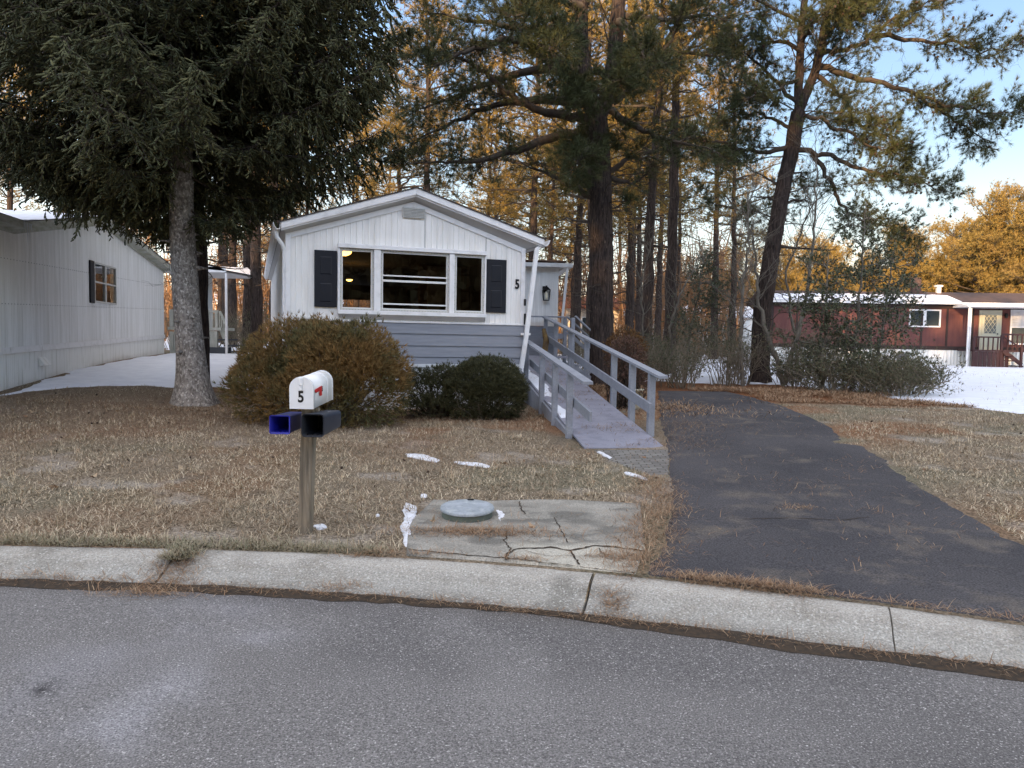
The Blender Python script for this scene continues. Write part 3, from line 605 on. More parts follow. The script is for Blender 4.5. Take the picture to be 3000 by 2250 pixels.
# window unit
un = MB(); un.bbox((.81, -.10, 3.055), (3.375, .0, 3.125), .004); un.bbox((.81, -.12, 1.965), (3.375, .02, 2.03), .004)
for a, b_ in ((1.405, 1.515), (2.705, 2.795)): un.bbox((a, -.085, 2.032), (b_, .02, 3.053), .004)
un.bbox((.81, -.07, 2.032), (.845, .02, 3.053), .003); un.bbox((3.345, -.07, 2.032), (3.375, .02, 3.053), .003)
un.add([(.84, -.115, 1.965), (3.35, -.115, 1.965), (3.36, -.012, 1.885), (.83, -.012, 1.885)], [(3, 2, 1, 0)])
un.obj('window_surround', WTRIM, H)
FR = mat('window_frame_metal', (.5, .49, .46), .5); FRW = mat('window_inner_white', (.72, .72, .7), .5); SCREW = mat('screw_metal', (.12, .12, .12), .5)
def window(u0, u1, z0, z1, nm, bars=()):
    w_ = MB(); e = .032
    for a, b_, c, d in ((u0, u1, z1-e, z1), (u0, u1, z0, z0+e), (u0, u0+e, z0+e, z1-e), (u1-e, u1, z0+e, z1-e)): w_.bbox((a, -.055, c), (b_, .01, d), .003)
    i = e+.001; j = .012
    for a, b_, c, d in ((u0+i, u1-i, z1-i-j, z1-i), (u0+i, u1-i, z0+i, z0+i+j), (u0+i, u0+i+j, z0+i+j, z1-i-j), (u1-i-j, u1-i, z0+i+j, z1-i-j)): w_.box((a, -.045, c), (b_, .0, d), 1)
    for zb, hh in bars: w_.box((u0+i+j, -.05, zb-hh/2), (u1-i-j, -.004, zb+hh/2), 1)
    n = int((u1-u0)/.05)
    for k in range(n+1):
        for z in (z0+.012, z1-.012): w_.box((u0+.01+(u1-u0-.02)*k/n-.004, -.059, z-.004), (u0+.01+(u1-u0-.02)*k/n+.004, -.0552, z+.004), 2)
    n = int((z1-z0)/.07)
    for k in range(1, n):
        for a in (u0+.012, u1-.012): w_.box((a-.004, -.059, z0+(z1-z0)*k/n-.004), (a+.004, -.0552, z0+(z1-z0)*k/n+.004), 2)
    w_ = w_.obj(nm, [FR, FRW, SCREW], H)
    p = MB().add([(u0+i, -.02, z0+i), (u1-i, -.02, z0+i), (u1-i, -.02, z1-i), (u0+i, -.02, z1-i)], [(0, 1, 2, 3)]); p.obj('pane', GLASS, w_)
window(.846, 1.404, 2.033, 3.052, 'window'); window(1.516, 2.704, 2.033, 3.052, 'window', ((2.632, .022), (2.545, .035), (2.155, .025))); window(2.796, 3.344, 2.033, 3.052, 'window')
def shutter(u0, u1, z0, z1):
    q = MB(); q.bbox((u0, -.04, z0), (u1, -.006, z1), .005)
    for a, b_ in ((.055, .46), (.54, .93)):
        za = z0+(z1-z0)*a; zb = z0+(z1-z0)*b_; ua, ub = u0+.055, u1-.055; s2 = .025; ds_ = -.0405
        q.add([(ua, ds_, za), (ub, ds_, za), (ub, ds_, zb), (ua, ds_, zb), (ua+.012, -.029, za+.012), (ub-.012, -.029, za+.012), (ub-.012, -.029, zb-.012), (ua+.012, -.029, zb-.012), (ua+.045, -.047, za+.05), (ub-.045, -.047, za+.05), (ub-.045, -.047, zb-.05), (ua+.045, -.047, zb-.05)],
              [(0, 1, 5, 4), (1, 2, 6, 5), (2, 3, 7, 6), (3, 0, 4, 7), (4, 5, 9, 8), (5, 6, 10, 9), (6, 7, 11, 10), (7, 4, 8, 11), (8, 9, 10, 11)])
    q.obj('shutter', NAVY, H)
shutter(.435, .80, 2.07, 3.0); shutter(3.385, 3.76, 2.06, 3.0)
text_mesh('5', .20, .004, 'house_number', BLACK, H, (3.972, -.018, 2.575), (R_(90), 0, 0), bold=.006, scale=(.9, 1.15, 1))
mt_ = MB(); mt_.bbox((4.10, -.06, 2.2), (4.135, .0, 2.32), .004); mt_.obj('meter_box', BLACK, H); MB().bbox((4.105, -.055, 1.86), (4.14, -.01, 2.06), .004).obj('cable_box', BLACK, H)
# interior seen through the panes
it = MB(); Z0, Z1 = 1.2, 3.2
it.box((.03, .09, Z0-.04), (4.07, LEN-.1, Z0)); it.obj('room_floor', mat('carpet', (.08, .05, .035), .9), H)
it = MB(); it.add([(.05, .1, Z0), (.05, LEN-.1, Z0), (.05, LEN-.1, Z1), (.05, .1, Z1)], [(0, 3, 2, 1)]); it.add([(4.05, .1, Z0), (4.05, LEN-.1, Z0), (4.05, LEN-.1, Z1), (4.05, .1, Z1)], [(0, 1, 2, 3)])
for h in ((.05, .86), (3.33, 4.05)): it.add([(h[0], .03, Z0), (h[1], .03, Z0), (h[1], .03, Z1), (h[0], .03, Z1)], [(3, 2, 1, 0)])
it.add([(.86, .03, Z0), (3.33, .03, Z0), (3.33, .03, 2.02), (.86, .03, 2.02)], [(3, 2, 1, 0)]); it.add([(.86, .03, 3.07), (3.33, .03, 3.07), (3.33, .03, Z1), (.86, .03, Z1)], [(3, 2, 1, 0)])
it.box((2.9, 3.4, Z0), (4.04, 3.5, Z1-.01)); it.box((.06, 2.6, 2.35), (.9, 2.9, 3.0)); it.box((.06, 2.5, Z0), (.75, 3.1, 2.1))
it.obj('room_walls', WOODB, H)
it = MB(); it.box((.03, .04, Z1), (4.07, LEN-.1, Z1+.03)); it.obj('room_ceiling', mat('room_ceiling', (.10, .085, .07), .9), H)
it = MB(); it.bbox((2.85, 2.3, Z0), (3.55, 2.34, 3.05)); it.obj('room_door', mat('room_door_paint', (.14, .13, .12), .6), H)
def lamp(u, v, z, r, en, nm='pendant_lamp'):
    q = MB(); a = np.linspace(0, np.pi/2, 7); th = np.linspace(0, 2*np.pi, 17)
    V = np.array([[(u+r*math.cos(x)*math.cos(y), v+r*math.cos(x)*math.sin(y), z-r*.6*math.sin(x)) for y in th] for x in a]); q.grid(V[::-1]); 
    q.obj(nm, mat('lit_lamp_glass', (.9, .6, .2), .5, emit=(1, .55, .12), estr=en), H)
    l = bpy.data.lights.new(nm+'_light', 'POINT'); l.energy = 2.2; l.color = (1, .6, .25); l.shadow_soft_size = .08
    lo = bpy.data.objects.new('lamp_light', l); scene.collection.objects.link(lo); lo.parent = H; lo.location = (u, v, z-.22)
lamp(1.02, .9, 3.10, .13, 3.2, 'ceiling_lamp'); lamp(1.5, 4.2, 2.85, .07, 4., 'far_lamp')
# --- side porch room
PX = empty('porch_room', (0, 19.6, 0), R_(4), label='small white add-on room with needle-covered flat roof and wall lantern', cat='porch room')
f = MB(); ribwall(f, -1.6, 1.15, lambda u: 1.95, lambda u: 3.5, rib_profile(-1.6, 1.15, .1, .008, .005)); f.box((1.14, .01, 1.2), (1.15, 2.6, 3.5)); f.box((1.09, -.02, 1.95), (1.16, 0, 3.5)); f.obj('front_wall', WHITE, PX)
f = MB(); f.box((-1.6, -.012, .3), (1.15, 0, 1.94)); f.obj('lower_boards', GREYS, PX)
f = MB(); f.bbox((-1.6, -.28, 3.46), (1.5, .0, 3.56), .005); f.bbox((1.3, .0, 3.46), (1.5, 2.7, 3.56), .005); f.obj('roof_edge', WTRIM, PX)
f = MB(); xs = np.linspace(-1.6, 1.5, 40); ys = np.linspace(-.28, 2.7, 30); X, Y = np.meshgrid(xs, ys, indexing='ij'); Zr = 3.575+.09*(Y+.28)/3+.05*fbm(X*3, Y*3, 4)*sm(0, .2, 1.5-X)+.10*(sm(-.28, .8, Y)); f.grid(np.stack([X, Y, Zr], -1)[:, ::-1][::-1][:, ::1]); f.obj('roof', mat('needle_roof', (.13, .065, .035), 1, c2=(.07, .035, .02), scale=8, fine=.4, bump=.03, bscale=30), PX)
f = MB(); f.beam((1.36, -.2, 3.46), (1.26, -.15, 2.0), .06, .06, up=(0, 1, 0)); f.obj('post', WTRIM, PX)
lt = MB(); lx, lz = .84, 2.86
lt.bbox((lx-.09, -.035, lz-.05), (lx+.02, -.005, lz+.12), .004); lt.bbox((lx-.02, -.16, lz+.10), (lx+.02, -.03, lz+.13), .004)
lt.add([(lx-.10, -.22, lz+.02), (lx+.10, -.22, lz+.02), (lx+.10, -.04, lz+.02), (lx-.10, -.04, lz+.02), (lx-.03, -.15, lz+.10), (lx+.03, -.15, lz+.10), (lx+.03, -.11, lz+.10), (lx-.03, -.11, lz+.10)], [(3, 2, 1, 0), (4, 5, 6, 7), (0, 1, 5, 4), (1, 2, 6, 5), (2, 3, 7, 6), (3, 0, 4, 7)])
for sx in (-1, 1):
    for y_ in (-.21, -.05): lt.beam((lx+sx*.095, y_, lz+.02), (lx+sx*.07, y_+(.02 if y_ < -.1 else -.01), lz-.24), .012, .012)
lt.bbox((lx-.075, -.20, lz-.26), (lx+.075, -.06, lz-.24), .003)
lo = lt.obj('wall_lantern', BLACK, PX); lg = MB(); lg.tubes(np.array([(lx, -.13, lz-.22), (lx, -.13, lz-.1), (lx, -.13, lz-.02)]), np.array([.035, .045, .02]), 8); lg.obj('bulb', mat('bulb_glass', (.7, .65, .5), .3), lo)
# --- ramp
RD = math.atan2(1, -.123)-math.pi/2
RP = empty('wheelchair_ramp', (.92, 9.3, 0), RD, label='grey painted wooden wheelchair ramp with handrails', cat='ramp')
W_ = 1.04; SLP = .110
def dz(v): return .262+SLP*v
d_ = MB()
for v0 in np.arange(0, 8.4, 1.2):
    v1 = min(v0+1.195, 8.4); d_.add([(0, v0, dz(v0)), (W_, v0, dz(v0)), (W_, v1, dz(v1)), (0, v1, dz(v1)), (0, v0, dz(v0)-.025), (W_, v0, dz(v0)-.025), (W_, v1, dz(v1)-.025), (0, v1, dz(v1)-.025)], [(0, 1, 2, 3), (7, 6, 5, 4), (4, 5, 1, 0), (5, 6, 2, 1), (6, 7, 3, 2), (7, 4, 0, 3)])
d_.bbox((0, 8.405, dz(8.4)-.025), (1.6, 10.05, dz(8.4)+.001), .003); d_.obj('deck', DECK, RP)
sk = MB()
for u in (-.02, W_+.02):
    sk.add([(u-.018, .75, .2), (u+.018, .75, .2), (u+.018, 8.4, .2), (u-.018, 8.4, .2), (u-.018, .75, dz(.75)-.028), (u+.018, .75, dz(.75)-.028), (u+.018, 8.4, dz(8.4)-.028), (u-.018, 8.4, dz(8.4)-.028)], [(3, 2, 1, 0), (4, 5, 6, 7), (0, 1, 5, 4), (1, 2, 6, 5), (2, 3, 7, 6), (3, 0, 4, 7)])
sk.obj('side_skirt', GREYR, RP)
RW = W_+.05
def rail(u, va, za, vb, zb, w_=.125, h=.035, nm='handrail', rot=0): MB().beam((u, va, za), (u, vb, zb), w_, h).obj(nm, GREYR, RP)
rail(RW, .30, 1.135, 9.98, 2.185); rail(-.04, -.28, 1.085, 5.12, 1.565)
rail(RW-.065, .62, .70, 9.9, 1.74, .036, .135, 'mid_rail'); rail(.03, -.16, .665, 4.98, 1.165, .036, .125, 'mid_rail')
for v in (.80, 1.74, 2.82, 4.87, 6.45, 8.2, 9.65):
    zt = 1.118+(v-.3)*.1085; MB().bbox((RW-.045, v-.045, Tz(2, 9.3+v)-.1), (RW+.045, v+.045, zt-.004), .006).obj('post', GREYR, RP)
for v in (.80, 1.93, 3.15, 5.03):
    zt = 1.067+(v+.28)*.0889; MB().bbox((-.085, v-.045, Tz(.9, 9.3+v)-.1), (.0, v+.045, zt-.006), .006).obj('post', GREYR, RP)
lr = MB(); MB().bbox((.75, 9.9, 2.165), (1.72, 10.0, 2.2), .004).obj('landing_rail', GREYR, RP)
MB().bbox((1.60, 9.9, .5), (1.69, 9.99, 2.16), .006).obj('post', GREYR, RP); MB().bbox((1.10, 9.93, 1.62), (1.60, 9.965, 1.76), .004).obj('mid_rail', GREYR, RP)
for v in (9.9, 8.95): MB().beam((1.7, v, 2.18), (2.62, v+.15, 1.40), .09, .035).obj('stair_rail', GREYR, RP)
for v in (9.9, 8.95): MB().beam((1.7, v, 1.80), (2.55, v+.15, 1.08), .04, .09).obj('stair_mid_rail', GREYR, RP); MB().bbox((2.5, v+.1, .4), (2.59, v+.19, 1.45), .006).obj('post', GREYR, RP)
MB().bbox((1.60, 8.9, .5), (1.69, 8.99, 2.14), .006).obj('post', GREYR, RP)
for k in range(4): MB().bbox((1.62+k*.24, 8.98, .95-k*.17), (1.92+k*.24, 9.98, .99-k*.17), .004).obj('step', GREYR, RP)
for v in (8.98, 9.96): MB().prism([(1.6, v, 1.1), (1.6, v, .85), (2.5, v, .35), (2.65, v, .35)][::-1], (0, .03, 0)).obj('stringer', GREYR, RP)
# needles and snow lying on the ramp: they rest on it
n = 5200; rr = np.random.default_rng(12); v = rr.random(n)*8.2; u = .03+(W_-.06)*rr.random(n); k = (vn(u*3.5, v*4.5, 6) > .55) | (rr.random(n) < .05); u, v = u[k], v[k]
cs, sn_ = math.cos(RD), math.sin(RD); wx = .92+u*cs-v*sn_; wy = 9.3+u*sn_+v*cs
needles(wx, wy, dz(v)+.004, .08, .0042, .04, 5).obj('ramp_needles', NEED, kind='stuff', label='brown pine needles scattered over the grey ramp deck', cat='pine needles')
q = MB(); 
for (ua, ub, va, vb, sd_) in ((.02, .28, 3.3, 7.4, 3), (.02, .2, 1.7, 2.9, 6)):
    us = np.linspace(ua, ub, 14); vs_ = np.linspace(va, vb, 90); U, V_ = np.meshgrid(us, vs_, indexing='ij')
    ff = np.minimum.reduce([(ub-U)/.12, (V_-va)/.3, (vb-V_)/.3, 0*U+1])+1.6*(fbm(U*5, V_*2.2, sd_)-.62); hh = np.clip(ff, -.6, .8)*.02
    q.grid(np.stack([.92+U*cs-V_*sn_, 9.3+U*sn_+V_*cs, dz(V_)+hh], -1)[:, ::-1])
q.obj('ramp_snow', SNOW, kind='stuff', label='thin strip of snow along the left side of the ramp deck', cat='snow')
# bucket and pot by the ramp
bk = MB(); z0 = Tz(2.05, 13.6); a = np.linspace(0, 2*np.pi, 20); V = np.array([[(2.18+r_*math.cos(t_), 13.3+r_*math.sin(t_), z0+h) for t_ in a] for r_, h in ((0.01, 0), (.135, 0), (.14, .01), (.155, .33), (.17, .33), (.17, .37), (.15, .37), (.145, .33), (.14, .1), (.01, .1))])
bk.grid(V[:, ::-1]); bk.obj('bucket', mat('cream_plastic', (.55, .5, .38), .5, c2=(.4, .36, .26), scale=6), label='cream plastic bucket on the ground beside the ramp', cat='bucket')
bk = MB(); bk.tubes(np.array([(.75, 17.9, 1.22), (.80, 18.0, 1.55), (.74, 18.1, 1.85)]), np.array([.07, .07, .05]), 8); bk.obj('firewood_log', mat('log_bark', (.10, .07, .05), 1, c2=(.25, .16, .05), scale=6, bump=.02), label='split log leaning on the landing by the house corner', cat='log')
# ------------------------------------------------------------------ left home
LW = empty('neighbour_home', (-9.31, 14.0, 0), math.atan2(1, -.2114), label='weathered grey corrugated-metal mobile home with snow on its roof', cat='mobile home')
# local u runs back along the wall, local -y faces the main home
CORR = mat('corrugated_aluminium', (.86, .85, .84), .5, c2=(.66, .65, .62), scale=1.6, lo=.4, hi=.7, c3=(.7, .69, .66), scale3=5, stretch=(5, 1, .22), fine=.05, spec=.4)
CORRB = mat('corrugated_skirt', (.85, .84, .8), .55, c2=(.58, .57, .5), scale=1.8, lo=.5, hi=.75, stretch=(5, 1, .5), spec=.4)
ltop = lambda u: np.interp(u, [-6, .09, 5.05, 11.4], [3.42, 3.47, 4.33, 3.68]); lbelt = lambda u: np.interp(u, [-6, -.5, 11.4], [1.17, 1.27, 1.53]); lskt = lambda u: lbelt(u)-.115
hl = [(4.47, 6.12, 2.35, 3.26)]; pf = refine(wave_profile(-6, 11.42, .066, .013), hl)
q = MB(); ribwall(q, -6, 11.42, lambda u: float(lbelt(u)), lambda u: float(ltop(u)), pf, hl); q.add([(11.41, 0, .8), (11.41, 7, .8), (11.41, 7, 3.7), (11.41, 0, 3.68)], [(0, 1, 2, 3)]); q.obj('wall', CORR, LW)
q = MB(); pf2 = wave_profile(-6, 11.42, .085, .012); ribwall(q, -6, 11.42, lambda u: .3, lambda u: float(lskt(u))+.02, pf2); q.obj('skirting', CORRB, LW)
q = MB()
for a in np.arange(-6, 11.4, 1.45): b_ = min(a+1.44, 11.43); q.add([(a, -.05, lskt(a)), (b_, -.05, lskt(b_)), (b_, -.035, lbelt(b_)), (a, -.035, lbelt(a)), (a, 0, lskt(a)), (b_, 0, lskt(b_)), (b_, 0, lbelt(b_)), (a, 0, lbelt(a))], [(0, 1, 2, 3), (3, 2, 6, 7), (4, 5, 1, 0), (1, 5, 6, 2), (0, 3, 7, 4)])
q.obj('belt_trim', WTRIM, LW)
q = MB()
for zf in (2.90, 2.08):
    for a in np.arange(-5.9, 11.3, .13):
        z = zf+(.022*a if zf > 2.5 else .026*a)
        if not (4.4 < a < 6.2 and 2.3 < z < 3.3): q.box((a-.006, -.019, z-.006), (a+.006, -.012, z+.006))
q.obj('screws', SCREW, LW, kind='stuff')
q = MB(); OL = .22
for (a, b_) in ((-6, .09), (.09, 5.05), (5.05, 11.6)):
    za, zb = float(ltop(a)), float(ltop(min(b_, 11.4)))-(0 if b_ < 11 else .02)
    q.add([(a, -OL, za+.02), (b_, -OL, zb+.02), (b_, -OL, zb+.15), (a, -OL, za+.15)], [(0, 1, 2, 3)]); q.add([(a, 0, za-.01), (b_, 0, zb-.01), (b_, -OL, zb+.02), (a, -OL, za+.02)], [(0, 1, 2, 3)])
    q.add([(a, -.025, za-.09), (b_, -.025, zb-.09), (b_, -.025, zb), (a, -.025, za)], [(0, 1, 2, 3)])
q.obj('eave_trim', mat('dirty_trim', (.46, .46, .42), .6, c2=(.3, .31, .24), scale=4, stretch=(1, 1, 3)), LW)
q = MB()
q.add([(.0, -OL-.03, 3.62), (5.05, -OL-.03, 4.50), (5.05, 8, 4.50), (.0, 8, 3.62)], [(0, 1, 2, 3)]); q.add([(5.05, -OL-.03, 4.50), (11.7, -OL-.03, 3.83), (11.7, 8, 3.83), (5.05, 8, 4.50)], [(0, 1, 2, 3)])
q.add([(-6, -OL-.03, 3.58), (.05, -OL-.03, 3.62), (.05, 6, 4.9), (-6, 6, 4.86)], [(0, 1, 2, 3)]); q.obj('roof', SHING, LW)
def roofsnow(c, dirs, n1, n2, sd_, par, bias=0., nm='roof_snow', th=.03):
    S1, S2 = np.meshgrid(np.linspace(0, 1, n1), np.linspace(0, 1, n2), indexing='ij'); c = [np.array(k, float) for k in c]
    P = c[0]*((1-S1)*(1-S2))[..., None]+c[1]*(S1*(1-S2))[..., None]+c[2]*(S1*S2)[..., None]+c[3]*((1-S1)*S2)[..., None]
    nrm = np.cross(c[1]-c[0], c[3]-c[0]); nrm /= np.linalg.norm(nrm)
    f = (fbm(P[..., 0]*1.6, P[..., 1]*1.6, sd_)-.5)*3+bias; e = np.minimum.reduce([S1, S2, 1-S1, 1-S2]); f = np.minimum(f, e*30-.2)
    o = MB().grid(P+nrm*(np.clip(f, -.4, 1)*th)[..., None]).obj(nm, SNOW, par); return o
roofsnow([(.0, -OL, 3.622), (5.05, -OL, 4.502), (5.05, 6, 4.502), (.0, 6, 3.622)], 0, 60, 60, 3, LW, .5)
roofsnow([(5.05, -OL, 4.502), (11.7, -OL, 3.832), (11.7, 6, 3.832), (5.05, 6, 4.502)], 0, 60, 60, 5, LW, .9)
roofsnow([(-6, -OL, 3.582), (.05, -OL, 3.622), (.05, 6, 4.902), (-6, 6, 4.862)], 0, 70, 60, 7, LW, .6)
wf = MB(); WZ = (2.33, 3.28)
for a, b_, c, d in ((4.44, 6.16, 3.25, 3.29), (4.44, 6.16, 2.31, 2.35), (4.44, 4.48, 2.35, 3.25), (6.12, 6.16, 2.35, 3.25), (5.24, 5.34, 2.35, 3.25), (4.48, 5.24, 2.79, 2.83), (5.34, 6.12, 2.79, 2.83)): wf.bbox((a, -.05, c), (b_, .0, d), .003)
wo = wf.obj('window', FR, LW); MB().add([(4.46, -.015, 2.33), (6.14, -.015, 2.33), (6.14, -.015, 3.27), (4.46, -.015, 3.27)], [(0, 1, 2, 3)]).obj('pane', GLASS, wo)
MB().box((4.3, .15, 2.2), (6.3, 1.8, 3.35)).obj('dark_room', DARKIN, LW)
sh = MB(); sh.bbox((4.14, -.05, 2.28), (4.43, -.015, 3.30), .004)
for z in np.arange(2.34, 3.25, .035): sh.add([(4.17, -.052, z), (4.40, -.052, z), (4.40, -.064, z+.022), (4.17, -.064, z+.022)], [(0, 1, 2, 3)])
sh.obj('shutter', NAVY, LW)
vt = MB(); vt.add([(1.11, -.015, 1.06), (1.45, -.015, 1.06), (1.45, -.13, .90), (1.11, -.13, .90), (1.11, -.015, .88), (1.45, -.015, .88)], [(3, 2, 1, 0), (1, 2, 5, 5)]); vt.add([(1.11, -.015, 1.06), (1.11, -.13, .9), (1.11, -.015, .88)], [(0, 1, 2)]); vt.add([(1.45, -.015, 1.06), (1.45, -.13, .9), (1.45, -.015, .88)], [(2, 1, 0)]); vt.obj('skirt_vent', CORRB, LW)
ic = MB(); ri = np.random.default_rng(3)
for a in (-.05, .02, .10, .19, .26): l = ri.uniform(.12, .5); x = a+.0; ic.tubes(np.array([(x, -OL-.03, 3.60), (x, -OL-.03, 3.60-l*.5), (x, -OL-.03, 3.60-l)]), np.array([.014, .008, .001]), 6)
ic.obj('icicles', mat('ice', (.7, .75, .8), .1, spec=.6), LW)
# its entry porch at the far end
LP = empty('entry_porch', (-11.55, 25.3, .02), R_(0), label='white railed entry porch with snowy awning at the corrugated home', cat='porch')
PW = mat('weathered_white_wood', (.5, .5, .46), .8, c2=(.36, .37, .32), scale=5, stretch=(2, 2, .5))
q = MB(); q.bbox((0, 0, .85), (.12, .12, 1.62)); q.bbox((-.05, -.02, 1.68), (1.75, 1.2, 1.78)); q.bbox((1.5, 0, .85), (1.6, .1, 1.66)); q.obj('deck', PW, LP)
q = MB(); 
for a in np.arange(.14, 1.5, .24): q.box((a, .03, .9), (a+.2, .06, 1.66))
q.bbox((.1, .02, 1.5), (1.5, .07, 1.62)); q.bbox((.1, .02, .88), (1.5, .07, .96)); q.obj('deck_skirt', PW, LP)
q = MB(); q.bbox((0, 0, 2.28), (1.64, .1, 2.36)); q.bbox((0, 0, 1.785), (.12, .1, 2.28)); q.bbox((1.52, 0, 1.785), (1.62, .1, 2.28))
for a in np.arange(.2, 1.5, .11): q.box((a, .03, 1.785), (a+.05, .07, 2.28))
q.obj('railing', PW, LP)
q = MB(); q.beam((1.66, .1, 2.33), (1.95, .0, 1.78), .09, .04); q.beam((1.66, .1, 1.80), (1.95, .0, 1.2), .05, .12); q.bbox((1.88, -.03, 1.0), (1.96, .05, 1.8))
for k in range(5): a = 1.66+k*.06; q.box((a, .03, 1.78-k*.1), (a+.03, .06, 2.3-k*.1))
q.obj('stair_rail', PW, LP)
q = MB(); 
for k in range(3): q.bbox((1.62+k*.2, 0, 1.35-k*.2), (1.9+k*.2, 1.1, 1.40-k*.2))
q.box((1.3, -.1, .85), (1.9, .5, 1.12)); q.obj('steps', mat('dark_step', (.06, .065, .075), .8), LP)
q = MB(); q.bbox((.1, 1.22, 1.785), (.95, 1.28, 3.6)); q.obj('door', mat('white_door', (.55, .56, .56), .6), LP)
MB().box((.24, 1.20, 2.55), (.5, 1.219, 3.2)).obj('door_window', NAVY, LP)
q = MB(); q.add([(-.3, -.1, 3.80), (1.95, -.1, 3.80), (1.95, -.1, 3.62), (-.3, -.1, 3.62)], [(0, 3, 2, 1)]); q.add([(-.3, -.1, 3.84), (1.6, -.1, 3.84), (2.0, -.1, 3.66), (2.35, 2.0, 3.62), (1.9, 2.2, 3.95), (-.3, 2.2, 3.95)], [(0, 1, 2, 3), (0, 3, 4, 5)]); q.add([(-.3, -.1, 3.62), (2.0, -.1, 3.62), (2.35, 2.0, 3.58), (-.3, 2.2, 3.58)], [(3, 2, 1, 0)]); q.obj('awning', WTRIM, LP)
MB().add([(-.3, -.08, 3.86), (1.55, -.08, 3.86), (1.95, -.05, 3.70), (2.25, 1.9, 3.68), (1.9, 2.1, 3.98), (-.3, 2.1, 3.98)], [(0, 1, 2, 3), (0, 3, 4, 5)]).obj('awning_snow', SNOW, LP)
MB().bbox((1.90, -.08, .8), (1.97, -.01, 3.6)).obj('post', WTRIM, LP); MB().bbox((2.25, 1.9, .8), (2.32, 1.97, 3.6)).obj('post', WTRIM, LP)
# ------------------------------------------------------------------ red home
RH = empty('red_home', (20, 38, 0), R_(-5), label='long brick-red mobile home with dark battens and white skirting beyond the snow', cat='mobile home')
RED = mat('red_siding', (.15, .058, .05), .85, c2=(.11, .045, .042), scale=2, stretch=(3, 1, .5)); BRN = mat('dark_brown_trim', (.035, .022, .02), .7); MAR = mat('maroon_deck_paint', (.055, .025, .025), .7)
q = MB(); q.box((-6.8, 0, 1.46), (16, 4.2, 3.72)); q.obj('walls', RED, RH)
q = MB()
for a in np.arange(-6.8, 16, 1.22): q.bbox((a, -.03, 1.5), (a+.10, -.002, 3.5), .004)
q.bbox((-6.85, -.05, 1.43), (16, -.002, 1.62), .004); q.bbox((-6.85, -.06, 3.5), (16, -.002, 3.72), .004); q.obj('battens', BRN, RH)
q = MB(); ribwall(q, -6.8, 16, lambda u: .4, lambda u: 1.43, wave_profile(-6.8, 16, .16, .03, 4)); q.obj('skirting', CORRB, RH)
q = MB(); q.prism([(-7.1, -.35, 3.74), (-7.1, 2.1, 4.38), (-7.1, 4.5, 3.74), (-7.1, 4.5, 3.80), (-7.1, 2.1, 4.46), (-7.1, -.35, 3.82)], (23.3, 0, 0)); q.obj('roof', mat('brown_roof', (.085, .055, .05), .9, c2=(.06, .04, .035), scale=3), RH)
q = MB(); q.bbox((-7.1, -.45, 3.70), (16.2, -.352, 3.80), .004); q.obj('gutter', WTRIM, RH)
roofsnow([(-7.0, -.33, 3.826), (2.4, -.33, 3.826), (2.4, 1.3, 4.25), (-7.0, 1.3, 4.25)], 0, 90, 24, 11, RH, .75, th=.05)
q = MB(); wz = (2.57, 3.44)
for a, b_, c, d in ((-.06, 1.46, 3.38, 3.45), (-.06, 1.46, 2.56, 2.63), (-.06, .01, 2.63, 3.38), (1.39, 1.46, 2.63, 3.38), (.62, .76, 2.63, 3.38)): q.bbox((a, -.07, c), (b_, -.002, d), .004)
wo = q.obj('window', WTRIM, RH); MB().box((-.0, -.02, 2.6), (1.4, -.004, 3.4)).obj('pane', mat('dark_pane', (.03, .04, .045), .1, spec=.8), wo)
q = MB(); q.bbox((4.78, -.06, 1.76), (7.2, -.002, 3.5), .004); wo = q.obj('bay_window', WTRIM, RH); MB().box((4.86, -.075, 1.84), (7.1, -.062, 2.6)).obj('pane', mat('dark_pane', (.03, .04, .045)), wo)
q = MB()
for z in np.arange(2.66, 3.46, .07): q.add([(4.84, -.08, z), (7.1, -.08, z), (7.1, -.12, z+.045), (4.84, -.12, z+.045)], [(0, 1, 2, 3)])
q.obj('louvred_awning', WTRIM, RH)
CRM = mat('cream_door', (.52, .50, .38), .6)
q = MB(); q.bbox((3.30, -.07, 1.46), (4.36, -.002, 3.45), .004); q.bbox((3.42, -.09, 1.48), (4.24, -.07, 3.36), .004); do = q.obj('door', CRM, RH)
MB().box((3.54, -.094, 2.3), (4.10, -.091, 3.2)).obj('door_glass', mat('door_glass', (.12, .14, .15), .2), do)
q = MB()
for k in range(-3, 4):
    for sg in (-1, 1):
        c = 3.82+k*.19; a = np.array([c-.3*sg, -.10, 2.3]); b_ = np.array([c+.3*sg, -.10, 3.2])
        # clip to the glass
        t0 = max(0, min((3.54-a[0])/(b_[0]-a[0]), (4.10-a[0])/(b_[0]-a[0]))); t1 = min(1, max((3.54-a[0])/(b_[0]-a[0]), (4.10-a[0])/(b_[0]-a[0])))
        if t1 > t0+.03: q.beam(a+(b_-a)*t0, a+(b_-a)*t1, .016, .008, up=(0, 1, 0))
q.obj('door_lattice', CRM, do); MB().bbox((4.14, -.14, 2.25), (4.2, -.09, 2.31), .01).obj('door_knob', BLACK, do)
MB().bbox((4.5, -.14, 3.08), (4.62, -.03, 3.3), .02).obj('porch_light', BLACK, RH)
q = MB(); q.bbox((2.0, -1.5, 3.54), (9, .0, 3.66), .005); q.obj('porch_awning', WTRIM, RH)
for a in (2.12, 2.28): MB().bbox((a, -1.4-(a-2.12)*-1, .6), (a+.07, -1.33-(a-2.12)*-1, 3.54), .004).obj('awning_post', WTRIM, RH)
for a in (4.85, 5.1): MB().bbox((a, -1.4, 2.3), (a+.06, -1.34, 3.54), .004).obj('awning_post', WTRIM, RH)
